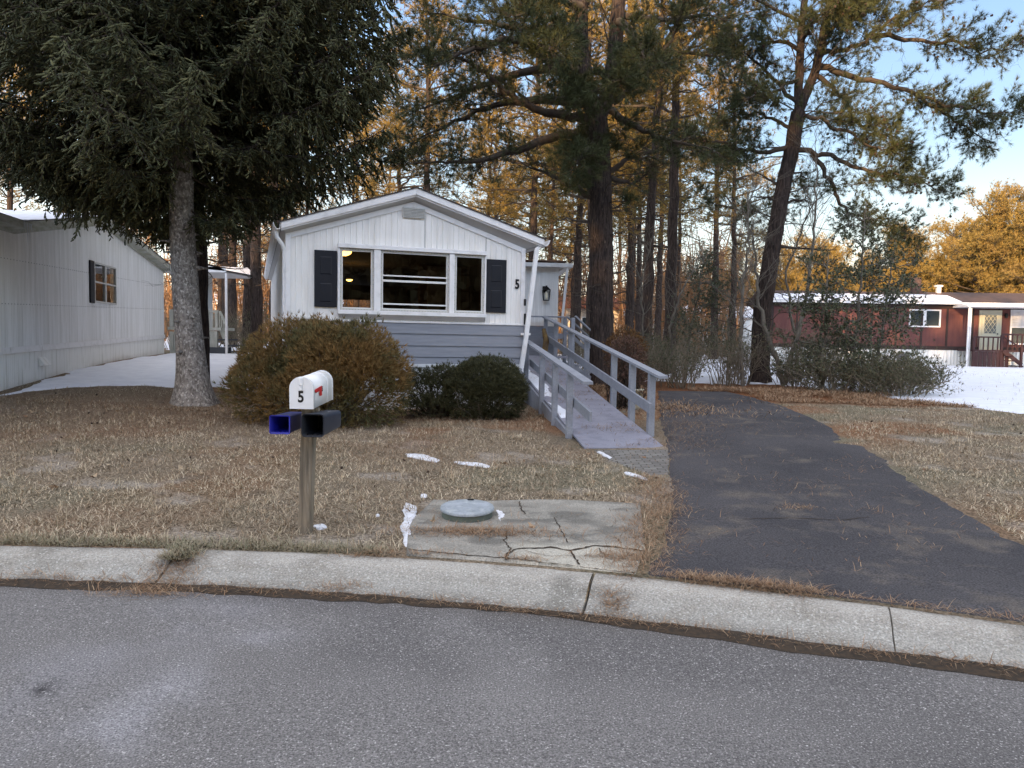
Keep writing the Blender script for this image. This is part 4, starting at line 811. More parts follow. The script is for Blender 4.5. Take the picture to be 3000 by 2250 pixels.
q = MB(); q.bbox((2.35, -1.5, 1.40), (5.2, 0, 1.48), .004); q.bbox((2.35, -1.5, .5), (2.45, -1.4, 2.1), .004); q.bbox((5.0, -1.5, .5), (5.1, -1.4, 2.25), .004); q.obj('deck', MAR, RH)
q = MB()
for a in np.arange(2.46, 3.9, .2): q.box((a, -1.47, .55), (a+.17, -1.44, 1.39))
q.obj('deck_skirt', MAR, RH)
q = MB(); q.bbox((2.4, -1.48, 2.06), (3.8, -1.42, 2.13), .004); q.bbox((3.65, -1.48, 2.2), (5.15, -1.42, 2.28), .004); q.beam((3.75, -1.5, 2.1), (4.75, -1.7, 1.42), .1, .05); q.beam((3.75, -1.5, 1.45), (4.5, -1.7, .8), .06, .18)
for a in np.arange(2.6, 5.1, .22): q.box((a, -1.47, 1.48), (a+.05, -1.43, 2.1 if a < 3.7 else 2.22))
q.bbox((3.62, -1.5, .55), (3.72, -1.4, 2.2), .004); q.bbox((4.42, -1.74, .5), (4.52, -1.64, 1.65), .004); q.obj('railing', MAR, RH)
q = MB()
for k in range(3): q.bbox((3.75+k*.25, -1.7, 1.2-k*.25), (4.1+k*.25, -.9, 1.25-k*.25), .004)
q.obj('steps', MAR, RH)
q = MB(); q.bbox((.84, 1.8, 4.2), (1.24, 2.2, 5.2), .01); q.bbox((.76, 1.72, 4.2), (1.32, 2.3, 4.5), .01); q.obj('chimney', mat('chimney_brick', (.10, .06, .05), .9, c2=(.07, .05, .045), scale=8), RH)
q = MB(); q.bbox((2.1, 1.9, 4.3), (2.3, 2.1, 4.72), .01); q.bbox((2.04, 1.84, 4.72), (2.36, 2.16, 4.82), .01); q.obj('roof_vent', WTRIM, RH)
q = MB(); q.bbox((-1.1, -.12, .68), (-.6, -.04, 1.22), .02); q.box((-.58, -.1, .68), (.0, -.05, 1.22), 1); q.obj('skirt_hatch', [WTRIM, mat('hatch_screen', (.1, .1, .11), .8)], RH)
# ------------------------------------------------------------------ far homes
def far_home(name, loc, rz, L, D, Hh, wall, roof, label, wins, snow=True):
    o = empty(name, loc, rz, label=label, cat='mobile home')
    q = MB(); q.box((0, 0, .1), (L, D, Hh)); q.prism([(0, 0, Hh), (0, D, Hh), (0, D/2, Hh+.75)][::-1], (.001, 0, 0)); q.prism([(L-.002, 0, Hh), (L-.002, D, Hh), (L-.002, D/2, Hh+.75)][::-1], (.001, 0, 0)); q.obj('walls', wall, o)
    q = MB(); q.prism([(-.3, -.3, Hh-.05), (-.3, D/2, Hh+.75), (-.3, D+.3, Hh-.05), (-.3, D+.3, Hh+.07), (-.3, D/2, Hh+.9), (-.3, -.3, Hh+.07)], (L+.6, 0, 0)); q.obj('roof', roof, o)
    for a, z, ww, wh in wins:
        q = MB(); q.bbox((a-.06, -.05, z-.06), (a+ww+.06, -.001, z+wh+.06), .003); wo = q.obj('window', WTRIM, o); MB().box((a, -.06, z), (a+ww, -.051, z+wh)).obj('pane', mat('dark_pane', (.03, .04, .045)), wo)
FW = mat('far_white_siding', (.6, .6, .58), .7)
far_home('white_home', (7.5, 56, Tz(9, 56)), R_(6), 11, 4.2, 2.9, FW, mat('snowy_roof', (.66, .67, .72), .7), 'white mobile home with snowy roof glimpsed between the pine trunks', [(1.5, 1.3, 1.2, 1.), (5.5, 1.3, .8, 1.), (8.5, 1.3, 1.2, 1.)])
far_home('white_home', (21, 76, Tz(24, 76)), R_(-20), 5, 8, 2.7, FW, mat('grey_roof', (.3, .32, .34), .7), 'small pale gabled home far off left of the leaning pine', [(1., 1., 1.3, 1.4), (3.2, 1.1, .9, 1.)])
far_home('tan_home', (3.2, 48, Tz(4, 48)), R_(0), 3.8, 8, 3.0, mat('tan_siding', (.5, .42, .33), .8), mat('rusty_roof', (.26, .09, .05), .8), 'tan home with rust-red roof seen right of the porch post', [(1.2, 1.2, 1.3, 1.2)])
far_home('white_home', (-26, 60, Tz(-22, 60)), R_(5), 12, 4.5, 2.9, FW, mat('snowy_roof', (.66, .67, .72)), 'pale home far behind the trunks between the two nearest homes', [(2, 1.2, 1.2, 1), (7, 1.2, 1.2, 1)])
# ------------------------------------------------------------------ mailbox
MX = empty('mailbox', (-1.50, 5.54, 0), R_(-2), label='white dome-topped mailbox numbered 5 on a weathered square post', cat='mailbox')
PT = mat('weathered_post', (.23, .19, .14), .9, c2=(.12, .10, .075), scale=7, lo=.4, hi=.65, c3=(.36, .33, .27), scale3=9, lo3=.6, hi3=.75, stretch=(6, 6, .35), bump=.004, bscale=18)
z0 = Tz(-1.5, 5.54); 
q = MB(); lean = -.03
V = [(sx*.045+lean*0+(.035 if h else 0)*1, sy*.045, z0-.1 if not h else 1.07) for h in (0, 1) for sx, sy in ((-1, -1), (1, -1), (1, 1), (-1, 1))]
V = [(x_-.03, y_, z_) for x_, y_, z_ in V]
q.add(V, [(0, 3, 2, 1), (4, 5, 6, 7), (0, 1, 5, 4), (1, 2, 6, 5), (2, 3, 7, 6), (3, 0, 4, 7)]); q.bbox((.045, -.02, .86), (.075, .03, 1.065), .004); q.obj('post', PT, MX)
MBW = mat('mailbox_white', (.78, .79, .80), .35, c2=(.68, .69, .69), scale=6, lo=.5, hi=.8, spec=.5, bump=.0006, bscale=20); REDP = mat('red_flag', (.45, .012, .012), .45)
BX = empty('t', (0, 0, 0)); bpy.data.objects.remove(BX)
def domeprof(w_, h, k=12):
    r_ = w_/2; return [(-r_, 0)]+[(-r_*math.cos(a), h-r_+r_*math.sin(a)) for a in np.linspace(0, math.pi, k)]+[(r_, 0)]
def boxT(x, y, z):    # mailbox tilt: rises 3 degrees to the rear, sits on the post
    c, s2 = math.cos(R_(3)), math.sin(R_(3)); return (x+.005, y*c-z*s2-.18, 1.075+y*s2+z*c)
def dome(w_, h, y0, y1, off=0.):
    P = domeprof(w_+off*2, h+off); q = MB(); n = len(P)
    V = [boxT(x, y, z-(off if z == 0 else 0)) for y in (y0, y1) for x, z in P]
    q.v.append(np.array(V, float)); q.n = 2*n
    q.f.append((np.array([[i, i+n, (i+1) % n+n, (i+1) % n] for i in range(n)]), 0, True)); q.f.append((np.array([list(range(n))]), 0, False)); q.f.append((np.array([list(range(n, 2*n))[::-1]]), 0, False)); return q
bd = dome(.165, .225, 0.0, .50).obj('body', MBW, MX)
dome(.170, .228, -.012, .012, .002).obj('door', MBW, MX); dome(.168, .227, .36, .375, .0015).obj('seam', MBW, MX); dome(.168, .227, .488, .505, .002).obj('rear_rim', MBW, MX)
q = MB(); c = boxT(0, -.013, .195); q.bbox((c[0]-.014, c[1]-.012, c[2]-.03), (c[0]+.014, c[1]+.002, c[2]+.03), .005); q.bbox((c[0]-.010, c[1]-.006, c[2]-.062), (c[0]+.010, c[1]+.004, c[2]-.03), .002); q.obj('latch', MBW, MX)
c = boxT(-.003, -.0135, .082); text_mesh('5', .112, .0012, 'numeral', BLACK, MX, c, (R_(93), 0, 0), bold=.0032, scale=(.82, 1, 1))
q = MB(); X0 = .0895
def fp(y, z): return boxT(X0, y, z)
fl = [(.02, .125), (.03, .11), (.13, .115), (.13, .075), (.18, .075), (.18, .145), (.03, .137)]
P = [fp(a, b_) for a, b_ in fl]; q.prism(P, (.004, 0, 0)); c = boxT(.088, .03, .123); q.tubes(np.array([(c[0], c[1], c[2]), (c[0]+.012, c[1], c[2])]), np.array([.011, .011]), 10, cap=True); q.obj('flag', REDP, MX)
c = boxT(.0838, .225, .115); text_mesh('5', .05, .001, 'side_numeral', BLACK, MX, c, (R_(90), 0, R_(90)), bold=.002, scale=(.8, 1, 1))
def tube_box(name, x0, x1, z0, z1, y0, y1, r_, taper, m_in, m_out, label, dx=.0):
    o = empty(name, (-1.5, 5.54, 0), R_(-2), label=label, cat='newspaper box')
    def ring(y, off, tp):
        cx, cz = (x0+x1)/2+dx*(y-y0), (z0+z1)/2; w2, h2 = ((x1-x0)/2-off)*tp, ((z1-z0)/2-off)*tp; rr = max(r_-off, .004); P = []
        for sx, sz, a0 in ((1, 1, 0), (-1, 1, 90), (-1, -1, 180), (1, -1, 270)):
            for a in np.linspace(0, 90, 4): an = R_(a0+a); P.append((cx+sx*(w2-rr)+rr*math.cos(an), y, cz+sz*(h2-rr)+rr*math.sin(an)))
        P.append(P[0]); return P
    q = MB(); q.grid(np.array([ring(y0, -.004, 1), ring(y0+.012, -.004, 1), ring(y0+.013, 0, 1), ring(y1, 0, taper)])[:, :], 0, True); P = ring(y1, 0, taper)[:-1]
    q.v.append(np.array(P)); q.f.append((np.array([list(range(len(P)))])+q.n, 0, False)); q.n += len(P); q.obj('shell', m_out, o)
    q = MB(); q.grid(np.array([ring(y1-.01, .005, taper), ring(y0, .005, 1), ring(y0, -.004, 1)]), 0, True); P = ring(y1-.01, .005, taper)[:-1]; q.v.append(np.array(P)); q.f.append((np.array([list(range(len(P)))[::-1]])+q.n, 0, False)); q.n += len(P)
    for k in range(4): a = x0+.02+k*(x1-x0-.04)/3.3; q.box((a, y0+.03, z0+.0055), (a+.008, y1-.05, z0+.010))
    q.obj('liner', m_in, o); return o
BLU = mat('blue_plastic', (.010, .014, .34), .4, spec=.4, c2=(.01, .012, .22), scale=8); BLUR = mat('blue_plastic_faded', (.03, .035, .13), .6)
DNV = mat('navy_plastic', (.012, .02, .042), .45, c2=(.02, .03, .05), scale=7); DNI = mat('navy_plastic_inside', (.006, .008, .014), .6)
tube_box('newspaper_box', -.215, -.072, .895, 1.022, -.22, .16, .012, .9, BLU, BLUR, 'small blue plastic newspaper box left of the mailbox post')
nb = tube_box('newspaper_box', .054, .208, .895, 1.05, -.34, .12, .024, .86, DNI, DNV, 'dark navy newspaper box dusted with snow right of the mailbox post', dx=.02)
q = MB(); U, V_ = np.meshgrid(np.linspace(.07, .19, 16), np.linspace(-.16, .08, 24), indexing='ij'); f = np.minimum.reduce([(U-.07)/.02, (.19-U)/.02, (V_+.16)/.03, (.08-V_)/.03, 0*U+1])+3*(fbm(U*22, V_*16, 3)-.62)
q.grid(np.stack([U, V_, 1.040-.024*(V_+.16)+np.clip(f, -.8, 1)*.006], -1)[:, ::-1]); q.obj('snow_dusting', SNOW, nb)
# septic riser with lid
SP = empty('septic_riser', (-.345, 6.02, Tz(-.35, 6.02)), 0, label='round grey plastic septic lid on a short green riser in the lawn', cat='septic cover')
a = np.linspace(0, 2*np.pi, 41)
def ring(rr, z, tl=.06): return [(rr*math.cos(t), rr*math.sin(t), z+rr*math.sin(t)*tl) for t in a]
q = MB(); q.grid(np.array([ring(.205, -.08), ring(.205, .085)])); q.obj('riser', mat('green_grey_plastic', (.115, .135, .11), .8, c2=(.08, .09, .075), scale=6), SP)
q = MB(); q.grid(np.array([ring(.216, .074), ring(.219, .084), ring(.214, .098), ring(.19, .103), ring(.17, .099), ring(.001, .102)])); q.obj('lid', mat('grey_lid', (.33, .36, .40), .6, c2=(.24, .27, .29), scale=9, c3=(.42, .45, .47), scale3=14, fine=.1), SP)
q = MB(); q.bbox((-.01, .165, .114), (.045, .185, .123), .003); q.obj('lid_latch', BLACK, SP)
# ------------------------------------------------------------------ plants
BARKP = mat('pine_bark', (.07, .052, .045), 1, c2=(.03, .024, .022), scale=7, lo=.42, hi=.6, c3=(.15, .11, .085), scale3=11, lo3=.58, hi3=.72, stretch=(3.2, 3.2, .55), bump=.05, bscale=9, spec=.1)
BARKS = mat('spruce_bark', (.30, .27, .24), 1, c2=(.14, .122, .108), scale=13, lo=.42, hi=.6, c3=(.55, .51, .46), scale3=19, lo3=.52, hi3=.66, stretch=(1.5, 1.5, 1), bump=.03, bscale=16, spec=.1)
TWIG = mat('twig_bark', (.055, .042, .035), 1, c2=(.09, .075, .06), scale=4, spec=.1)
TWIGG = mat('grey_sapling_bark', (.19, .17, .14), 1, c2=(.11, .095, .08), scale=5, stretch=(2, 2, .6), spec=.1)
SPR = mat('spruce_needles', (.03, .04, .02), .75, island=[(.045, .050, .026), (.085, .090, .042), (.060, .066, .032), (.13, .125, .055), (.07, .075, .035), (.16, .15, .07)], spec=.25)
PIN = mat('pine_needles', (.05, .06, .02), .7, island=[(.035, .046, .020), (.066, .075, .028), (.048, .058, .022), (.090, .092, .034)], c2=(.085, .066, .025), scale=.9, lo=.55, hi=.8, spec=.25)
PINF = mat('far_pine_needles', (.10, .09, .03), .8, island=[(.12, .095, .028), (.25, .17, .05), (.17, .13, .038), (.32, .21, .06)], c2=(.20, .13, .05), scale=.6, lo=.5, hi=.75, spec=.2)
def unit(v): return v/(np.linalg.norm(v, axis=-1, keepdims=True)+1e-9)
def tufts(mb, P, D, size, n, width, spread=.9, rng=None, mi=0):
    """needle sprays: n thin triangles at each point"""
    P = np.repeat(P, n, 0); D = np.repeat(D, n, 0); S = np.repeat(np.broadcast_to(size, (len(P)//n,)), n)
    d = unit(unit(D)+spread*rng.normal(0, .6, P.shape)); L = S*(.65+.5*rng.random(len(P)))
    sd_ = unit(np.cross(d, rng.normal(0, 1, P.shape)))*(width*(.7+.6*rng.random(len(P))))[:, None]/2
    st = P+d*(L*.05)[:, None]
    V = np.stack([st-sd_, st+sd_, P+d*L[:, None]], 1).reshape(-1, 3); F = np.arange(len(V)).reshape(-1, 3)
    return mb.add(V, F, mi)
def spindles(mb, P, Q, r, k=3, mi=0):
    d = unit(Q-P); a = unit(np.cross(d, np.array([.3, .5, .8]))); b = np.cross(d, a); n = len(P); rr = np.broadcast_to(r, (n,))[:, None, None]
    th = np.arange(k)*2*np.pi/k; C = a[:, None]*np.cos(th)[None, :, None]+b[:, None]*np.sin(th)[None, :, None]
    M1 = (P+(Q-P)*.25)[:, None]+C*rr; M2 = (P+(Q-P)*.8)[:, None]+C*rr*.75
    V = np.concatenate([P[:, None], M1, M2, Q[:, None]], 1).reshape(-1, 3); m_ = 2+2*k; i = np.arange(n)[:, None]*m_; F3 = []; F4 = []
    for j in range(k):
        j2 = (j+1) % k; F3.append(i+np.array([[0, 1+j2, 1+j]])); F3.append(i+np.array([[m_-1, 1+k+j, 1+k+j2]])); F4.append(i+np.array([[1+j, 1+j2, 1+k+j2, 1+k+j]]))
    b0 = mb.n; mb.v.append(V); mb.f.append((np.concatenate(F3)+b0, mi, True)); mb.f.append((np.concatenate(F4)+b0, mi, True)); mb.n += len(V)
def spline(pts, n, rng=None, jit=0.):
    P = np.array(pts, float); t = np.r_[0, np.cumsum(np.linalg.norm(np.diff(P, axis=0), axis=1))]; t /= t[-1]; u = np.linspace(0, 1, n)
    # catmull-like smoothing through repeated averaging
    Q = np.stack([np.interp(u, t, P[:, k]) for k in range(3)], 1)
    for _ in range(2): Q[1:-1] = (Q[:-2]+2*Q[1:-1]+Q[2:])/4
    if jit: Q[1:-1] += rng.normal(0, jit, (n-2, 3))
    return Q
class Tree:
    def __init__(s, seed): s.r = np.random.default_rng(seed); s.W = MB(); s.tp = []; s.td = []; s.cones = []
    def limb(s, pts, r0, r1, k=7, n=None, jit=0., cap=False):
        n = n or max(6, len(pts)*3); Q = spline(pts, n, s.r, jit); s.W.tubes(Q, np.linspace(r0, r1, n)**1, k, cap=cap); return Q
    def fork(s, Q, nsub, L, r0, t0=.3, up=.15, leaf=1., twl=.35, ntw=7, tn=3, bare=0., fall=.45, droop=0.):
        """sub-branches with twigs along the limb Q; tufts at the twig ends"""
        r = s.r; m_ = len(Q); t = t0+(1-t0)*(np.arange(nsub)+r.random(nsub))/nsub; t = np.clip(t, 0, .999)*(m_-1); i = t.astype(int); fr = (t-i)[:, None]
        P = Q[i]*(1-fr)+Q[i+1]*fr; D = unit(Q[i+1]-Q[i]); tt = t/(m_-1)
        sd_ = unit(np.cross(D, r.normal(0, 1, P.shape)+np.array([0, 0, 1.6])*np.where(r.random(nsub) < .5, 1, -1)[:, None]))
        dr = unit(D*.75+sd_*.9+np.array([0, 0, up])+r.normal(0, .12, P.shape)); ln = L*(1-fall*tt)*(.5+.7*r.random(nsub))
        k5 = np.linspace(0, 1, 6); bend = unit(r.normal(0, 1, P.shape)+np.array([0, 0, .4]))
        SB = P[:, None]+dr[:, None]*(ln[:, None]*k5)[..., None]+bend[:, None]*(.18*ln[:, None]*k5**2)[..., None]-np.array([0, 0, 1.])*(droop*ln[:, None]*k5**2)[..., None]
        SB[:, 1:] += r.normal(0, 1, SB[:, 1:].shape)*(ln*.022)[:, None, None]
        s.W.tubes(SB, (r0*(1-.5*tt))[:, None]*np.linspace(1, .3, 6)[None], 4)
        # twigs
        a = np.repeat(np.arange(nsub), ntw); tw = .25+.75*r.random(len(a)); tw[::ntw] = 1.; q = np.clip(tw*5, 0, 4.999); qi = q.astype(int); qf = (q-qi)[:, None]
        Pt = SB[a, qi]*(1-qf)+SB[a, qi+1]*qf; Dt = unit(SB[a, qi+1]-SB[a, qi]); d2 = unit(Dt*.8+r.normal(0, .55, Pt.shape)+np.array([0, 0, .12+up*.4])); l2 = twl*(.4+.8*r.random(len(a)))
        e1 = Pt+d2*l2[:, None]*.5+r.normal(0, .015, Pt.shape); e2 = Pt+d2*l2[:, None]+np.array([0, 0, 1])*(.06*l2)[:, None]
        s.W.tubes(np.stack([Pt, e1, e2], 1), np.array([[.3, .22, .12]])*r0*np.ones((len(a), 1)), 3)
        lf = r.random(len(a)) >= bare
        if leaf > 0:
            for f in np.linspace(1, .35, tn): s.tp.append((e1*(1-f)+e2*f if f > .5 else Pt*(1-2*f)+e1*2*f)[lf]); s.td.append((e2-e1)[lf])
        return SB, e2
    def crown(s, size, n, width, spread=.9):
        C = MB(); P = np.concatenate(s.tp); D = np.concatenate(s.td); tufts(C, P, D, size, n, width, spread, s.r); return C
    def finish(s, name, loc, tm, bark, twig, leafm, size, n, width, spread=.9, rz=0, **kw):
        e = empty(name, loc, rz, **kw); tm.obj('trunk', bark, e); s.W.obj('branches', twig, e)
        if s.tp: s.crown(size, n, width, spread).obj('crown', leafm, e)
        if s.cones:
            P = np.concatenate(s.cones); C = MB(); d = unit(s.r.normal(0, 1, P.shape)+np.array([0, 0, -1])); spindles(C, P, P+d*.085, .034, 6); C.obj('pine_cones', mat('cone_brown', (.05, .032, .024), .9), e, kind='stuff')
        return e
def trunk_mesh(pts, r0, r1, n=40, k=16, jit=.01, flare=1.5, rng=None, power=.8, rough=.06):
    Q = spline(pts, n, rng, jit); t = np.linspace(0, 1, n); R0 = r0+(r1-r0)*t**power; z = Q[:, 2]-Q[0, 2]; R0 = R0*(1+(flare-1)*np.exp(-z/.35))
    m_ = MB(); m_.tubes(Q, R0, k); V = m_.v[0].reshape(n, k, 3); an = np.arange(k)
    nn = 1+rough*(vn(np.repeat(an[None]*.9, n, 0), z[:, None]*1.5+an[None]*0, 4)-.5)*2+.12*np.exp(-z/.25)[:, None]*np.sin(an*2*np.pi/k*5)[None]
    m_.v[0] = (Q[:, None]+(V-Q[:, None])*nn[..., None]).reshape(-1, 3); return m_, Q
CT= [(2.27,18.6,0.48),(2.2,18.6,1.55),(2.14,18.6,3.25),(2.1,18.6,4.83),(2.01,18.6,6.14),(1.95,18.6,6.96)]
CS=[ [(1.95,18.6,6.96),(1.71,18.64,7.61),(1.53,18.69,8.6),(1.5,18.73,9.51),(1.59,18.8,10.83),(1.64,18.9,12.72)] ,[(1.95,18.6,6.96),(2.23,18.56,7.6),(2.34,18.49,8.54),(2.35,18.43,9.47),(2.48,18.34,10.85),(2.56,18.2,12.86)] ]
CL=[ [(1.68,18.6,6.94),(1.04,18.51,7.0),(0.33,18.36,7.11),(-0.11,18.23,7.32),(-0.64,18.03,7.71),(-1.1,17.85,8.0),(-1.4,17.75,8.07),(-2.36,17.4,8.07)],
[(1.65,18.6,6.63),(0.85,18.4,6.52),(0.15,18.13,6.13),(-0.41,17.86,5.83),(-0.97,17.59,5.66),(-1.72,17.18,5.57),(-2.34,16.8,5.41)],
[(1.88,18.6,5.11),(1.29,18.74,5.39),(0.57,19.0,5.79),(0.07,19.2,6.08)],
[(1.47,18.6,9.01),(0.21,18.42,8.99),(-0.52,18.26,9.06),(-1.43,18.04,9.07),(-2.27,17.8,9.13)],
[(1.43,18.6,8.08),(1.01,18.45,8.34),(0.49,18.21,8.5),(-0.28,17.8,8.51),(-0.78,17.47,8.24),(-1.34,17.07,7.89),(-2.09,16.4,7.26)],
[(1.52,18.6,7.92),(0.91,18.66,8.14),(0.43,18.76,8.55),(0.18,18.84,9.04),(-0.54,19.02,9.68),(-1.03,19.2,10.48)],
[(1.66,18.6,7.36),(0.71,18.8,7.49),(-0.3,19.11,7.48),(-1.16,19.42,7.31),(-1.97,19.76,6.96),(-2.81,20.1,6.69)],
[(1.55,18.6,8.33),(0.37,18.97,8.27),(-0.83,19.5,8.1),(-1.92,20.07,7.75),(-2.98,20.6,7.62)],
[(2.32,18.6,7.37),(2.53,18.57,7.52),(2.86,18.5,7.85),(3.3,18.38,8.23),(3.7,18.2,8.81),(3.99,18.0,9.4)],
[(2.35,18.6,7.78),(3.13,18.78,8.45),(3.98,19.0,8.76),(4.8,19.22,8.77),(5.37,19.4,8.6)],
[(2.41,18.6,9.4),(3.06,18.52,9.35),(3.77,18.38,9.24),(4.32,18.25,9.37),(4.89,18.1,9.14)],
[(2.2,18.6,7.21),(2.77,18.45,6.81),(3.25,18.27,6.48),(3.79,18.05,6.33),(4.32,17.81,6.16),(4.7,17.6,5.95)],
[(1.91,18.6,7.12),(1.78,18.15,7.22),(1.55,17.48,7.2),(1.31,16.85,7.05),(0.86,15.4,6.46)],
[(2.27,18.6,7.69),(2.28,18.08,7.72),(2.39,17.17,7.49),(1.9,15.6,6.81)],
[(1.97,18.6,6.39),(1.66,17.95,6.14),(1.44,17.1,5.77),(1.28,16.0,5.29)],
[(1.5,18.6,8.89),(1.2,17.95,8.79),(0.92,17.0,8.25),(0.56,15.2,7.28)],
[(1.48,18.6,9.61),(0.95,17.98,9.57),(0.3,16.79,8.81),(-0.13,15.6,8.03)],
[(2.35,18.6,9.31),(2.62,17.85,8.77),(2.65,16.46,7.79),(2.65,15.6,7.27)],
[(2.28,18.6,5.74),(2.68,18.85,6.05),(3.06,19.13,6.25),(3.67,19.6,6.24)],
[(2.32,18.6,5.57),(2.86,18.79,5.46),(3.37,19.1,5.87)] ]
RT= [(6.97,21.0,0.22),(6.92,21.0,0.75),(6.91,21.0,2.13),(7.14,21.0,4.26),(7.36,21.0,5.8),(7.62,21.0,7.22),(7.71,21.0,7.93)]
RS=[ [(7.71,21.0,7.93),(7.7,21.06,9.09),(7.75,21.11,10.16),(7.81,21.15,11.0),(7.9,21.22,12.39),(7.96,21.3,14.06)] ,[(7.71,21.0,7.93),(8.08,20.94,8.92),(8.22,20.9,9.68),(8.32,20.85,10.47),(8.59,20.79,11.56),(8.85,20.7,13.03)] ]
RL=[ [(7.84,21.0,7.84),(8.24,20.92,7.85),(8.54,20.79,7.47),(8.9,20.65,7.31),(9.22,20.51,7.12),(9.67,20.28,6.82),(10.17,20.0,6.58)],
[(7.67,21.0,6.92),(8.15,20.92,6.8),(8.55,20.83,6.78),(9.03,20.69,6.54),(9.29,20.58,6.28),(9.83,20.39,6.17),(10.51,20.11,6.04),(11.13,19.8,5.63)],
[(8.22,21.0,9.49),(8.6,20.96,9.5),(9.06,20.88,9.64),(9.62,20.75,9.93),(10.06,20.59,10.35),(10.64,20.42,10.57),(11.32,20.2,10.73)],
[(9.64,21.0,9.99),(10.12,20.93,9.93),(10.69,20.8,9.84),(11.58,20.55,9.72),(12.26,20.3,9.44),(13.01,20.0,9.3)],
[(8.19,21.0,9.17),(9.08,20.85,8.9),(9.65,20.72,8.74),(10.21,20.55,8.49),(10.92,20.31,8.1),(11.61,20.06,7.84),(12.57,19.66,7.51),(12.85,19.5,7.68)],
[(11.07,21.0,8.4),(11.57,20.85,7.95),(12.03,20.65,7.54),(12.49,20.4,7.12)],
[(8.15,21.0,8.94),(8.63,21.07,8.79),(9.01,21.2,8.34),(9.31,21.34,7.89),(9.87,21.5,7.61),(10.97,21.8,7.46)],
[(8.14,21.0,6.83),(8.38,20.97,6.55),(8.61,20.92,6.05),(8.81,20.84,5.54),(9.21,20.76,5.16),(9.8,20.65,4.86),(10.57,20.5,4.69)],
[(7.51,21.0,7.51),(6.95,21.22,7.94),(6.38,21.5,8.05),(5.89,21.8,7.94)],
[(7.57,21.0,7.01),(6.69,20.86,6.75),(5.79,20.65,6.89),(4.89,20.4,7.08),(4.21,20.2,6.92)],
[(7.69,21.0,8.2),(7.41,21.03,8.39),(6.91,21.13,8.99),(6.25,21.28,9.58),(5.71,21.4,9.96)],
[(7.7,21.0,9.57),(7.11,20.8,9.76),(6.36,20.46,9.7),(5.5,20.0,9.59)],
[(7.72,21.0,10.39),(7.1,20.84,10.49),(6.35,20.54,10.7),(5.61,20.2,10.8)],
[(8.29,21.0,10.04),(8.9,21.15,10.38),(9.67,21.45,10.98),(10.37,21.8,11.7)],
[(7.73,21.0,8.84),(7.24,20.75,8.57),(6.65,20.34,8.2),(5.95,19.8,7.89)],
[(8.26,21.0,9.67),(8.35,20.49,10.19),(8.52,20.09,10.29),(8.69,19.5,10.37)],
[(7.74,21.0,9.85),(7.66,20.35,10.03),(7.63,19.62,9.99),(7.64,19.0,9.81)] ]
RB=[ [(7.19,21.0,4.28),(7.98,20.74,4.21),(8.72,20.5,4.16)],
[(7.44,21.0,5.54),(7.88,21.16,5.56),(8.26,21.3,5.7)],
[(7.39,21.0,5.89),(6.91,21.18,6.2),(6.57,21.3,6.41)],
[(7.26,21.0,5.52),(6.84,20.9,5.63),(6.44,20.8,5.56)],
[(7.41,21.0,6.36),(7.84,21.12,6.3),(8.11,21.2,6.21)] ]
SAP=[
[(6.0,19.5,0.18),(5.95,19.58,1.64),(5.93,19.66,2.97),(6.1,19.73,4.3),(6.03,19.8,5.54)] ,
[(7.28,20.0,0.57),(7.0,20.05,1.3),(6.63,20.12,2.29),(6.46,20.19,3.47),(6.35,20.25,4.38),(6.11,20.3,5.1)] ,
[(7.19,20.0,0.48),(7.53,20.06,1.67),(7.86,20.12,3.04),(7.96,20.21,4.85),(8.02,20.27,6.21),(7.96,20.3,6.75)] ,
[(4.38,20.5,0.77),(4.31,20.61,1.98),(4.49,20.67,2.73),(4.9,20.75,3.58),(5.18,20.8,4.06)] ,
[(6.34,22.0,0.84),(6.34,22.14,2.14),(6.48,22.21,2.85),(6.78,22.3,3.66)] ,
[(3.69,22.0,1.0),(3.82,22.09,2.1),(3.75,22.2,3.4),(4.04,22.3,4.61)] ,
[(8.27,21.5,1.68),(7.75,21.63,3.62),(8.12,21.7,4.6),(8.5,21.76,5.58),(8.89,21.8,5.98)] ,
]

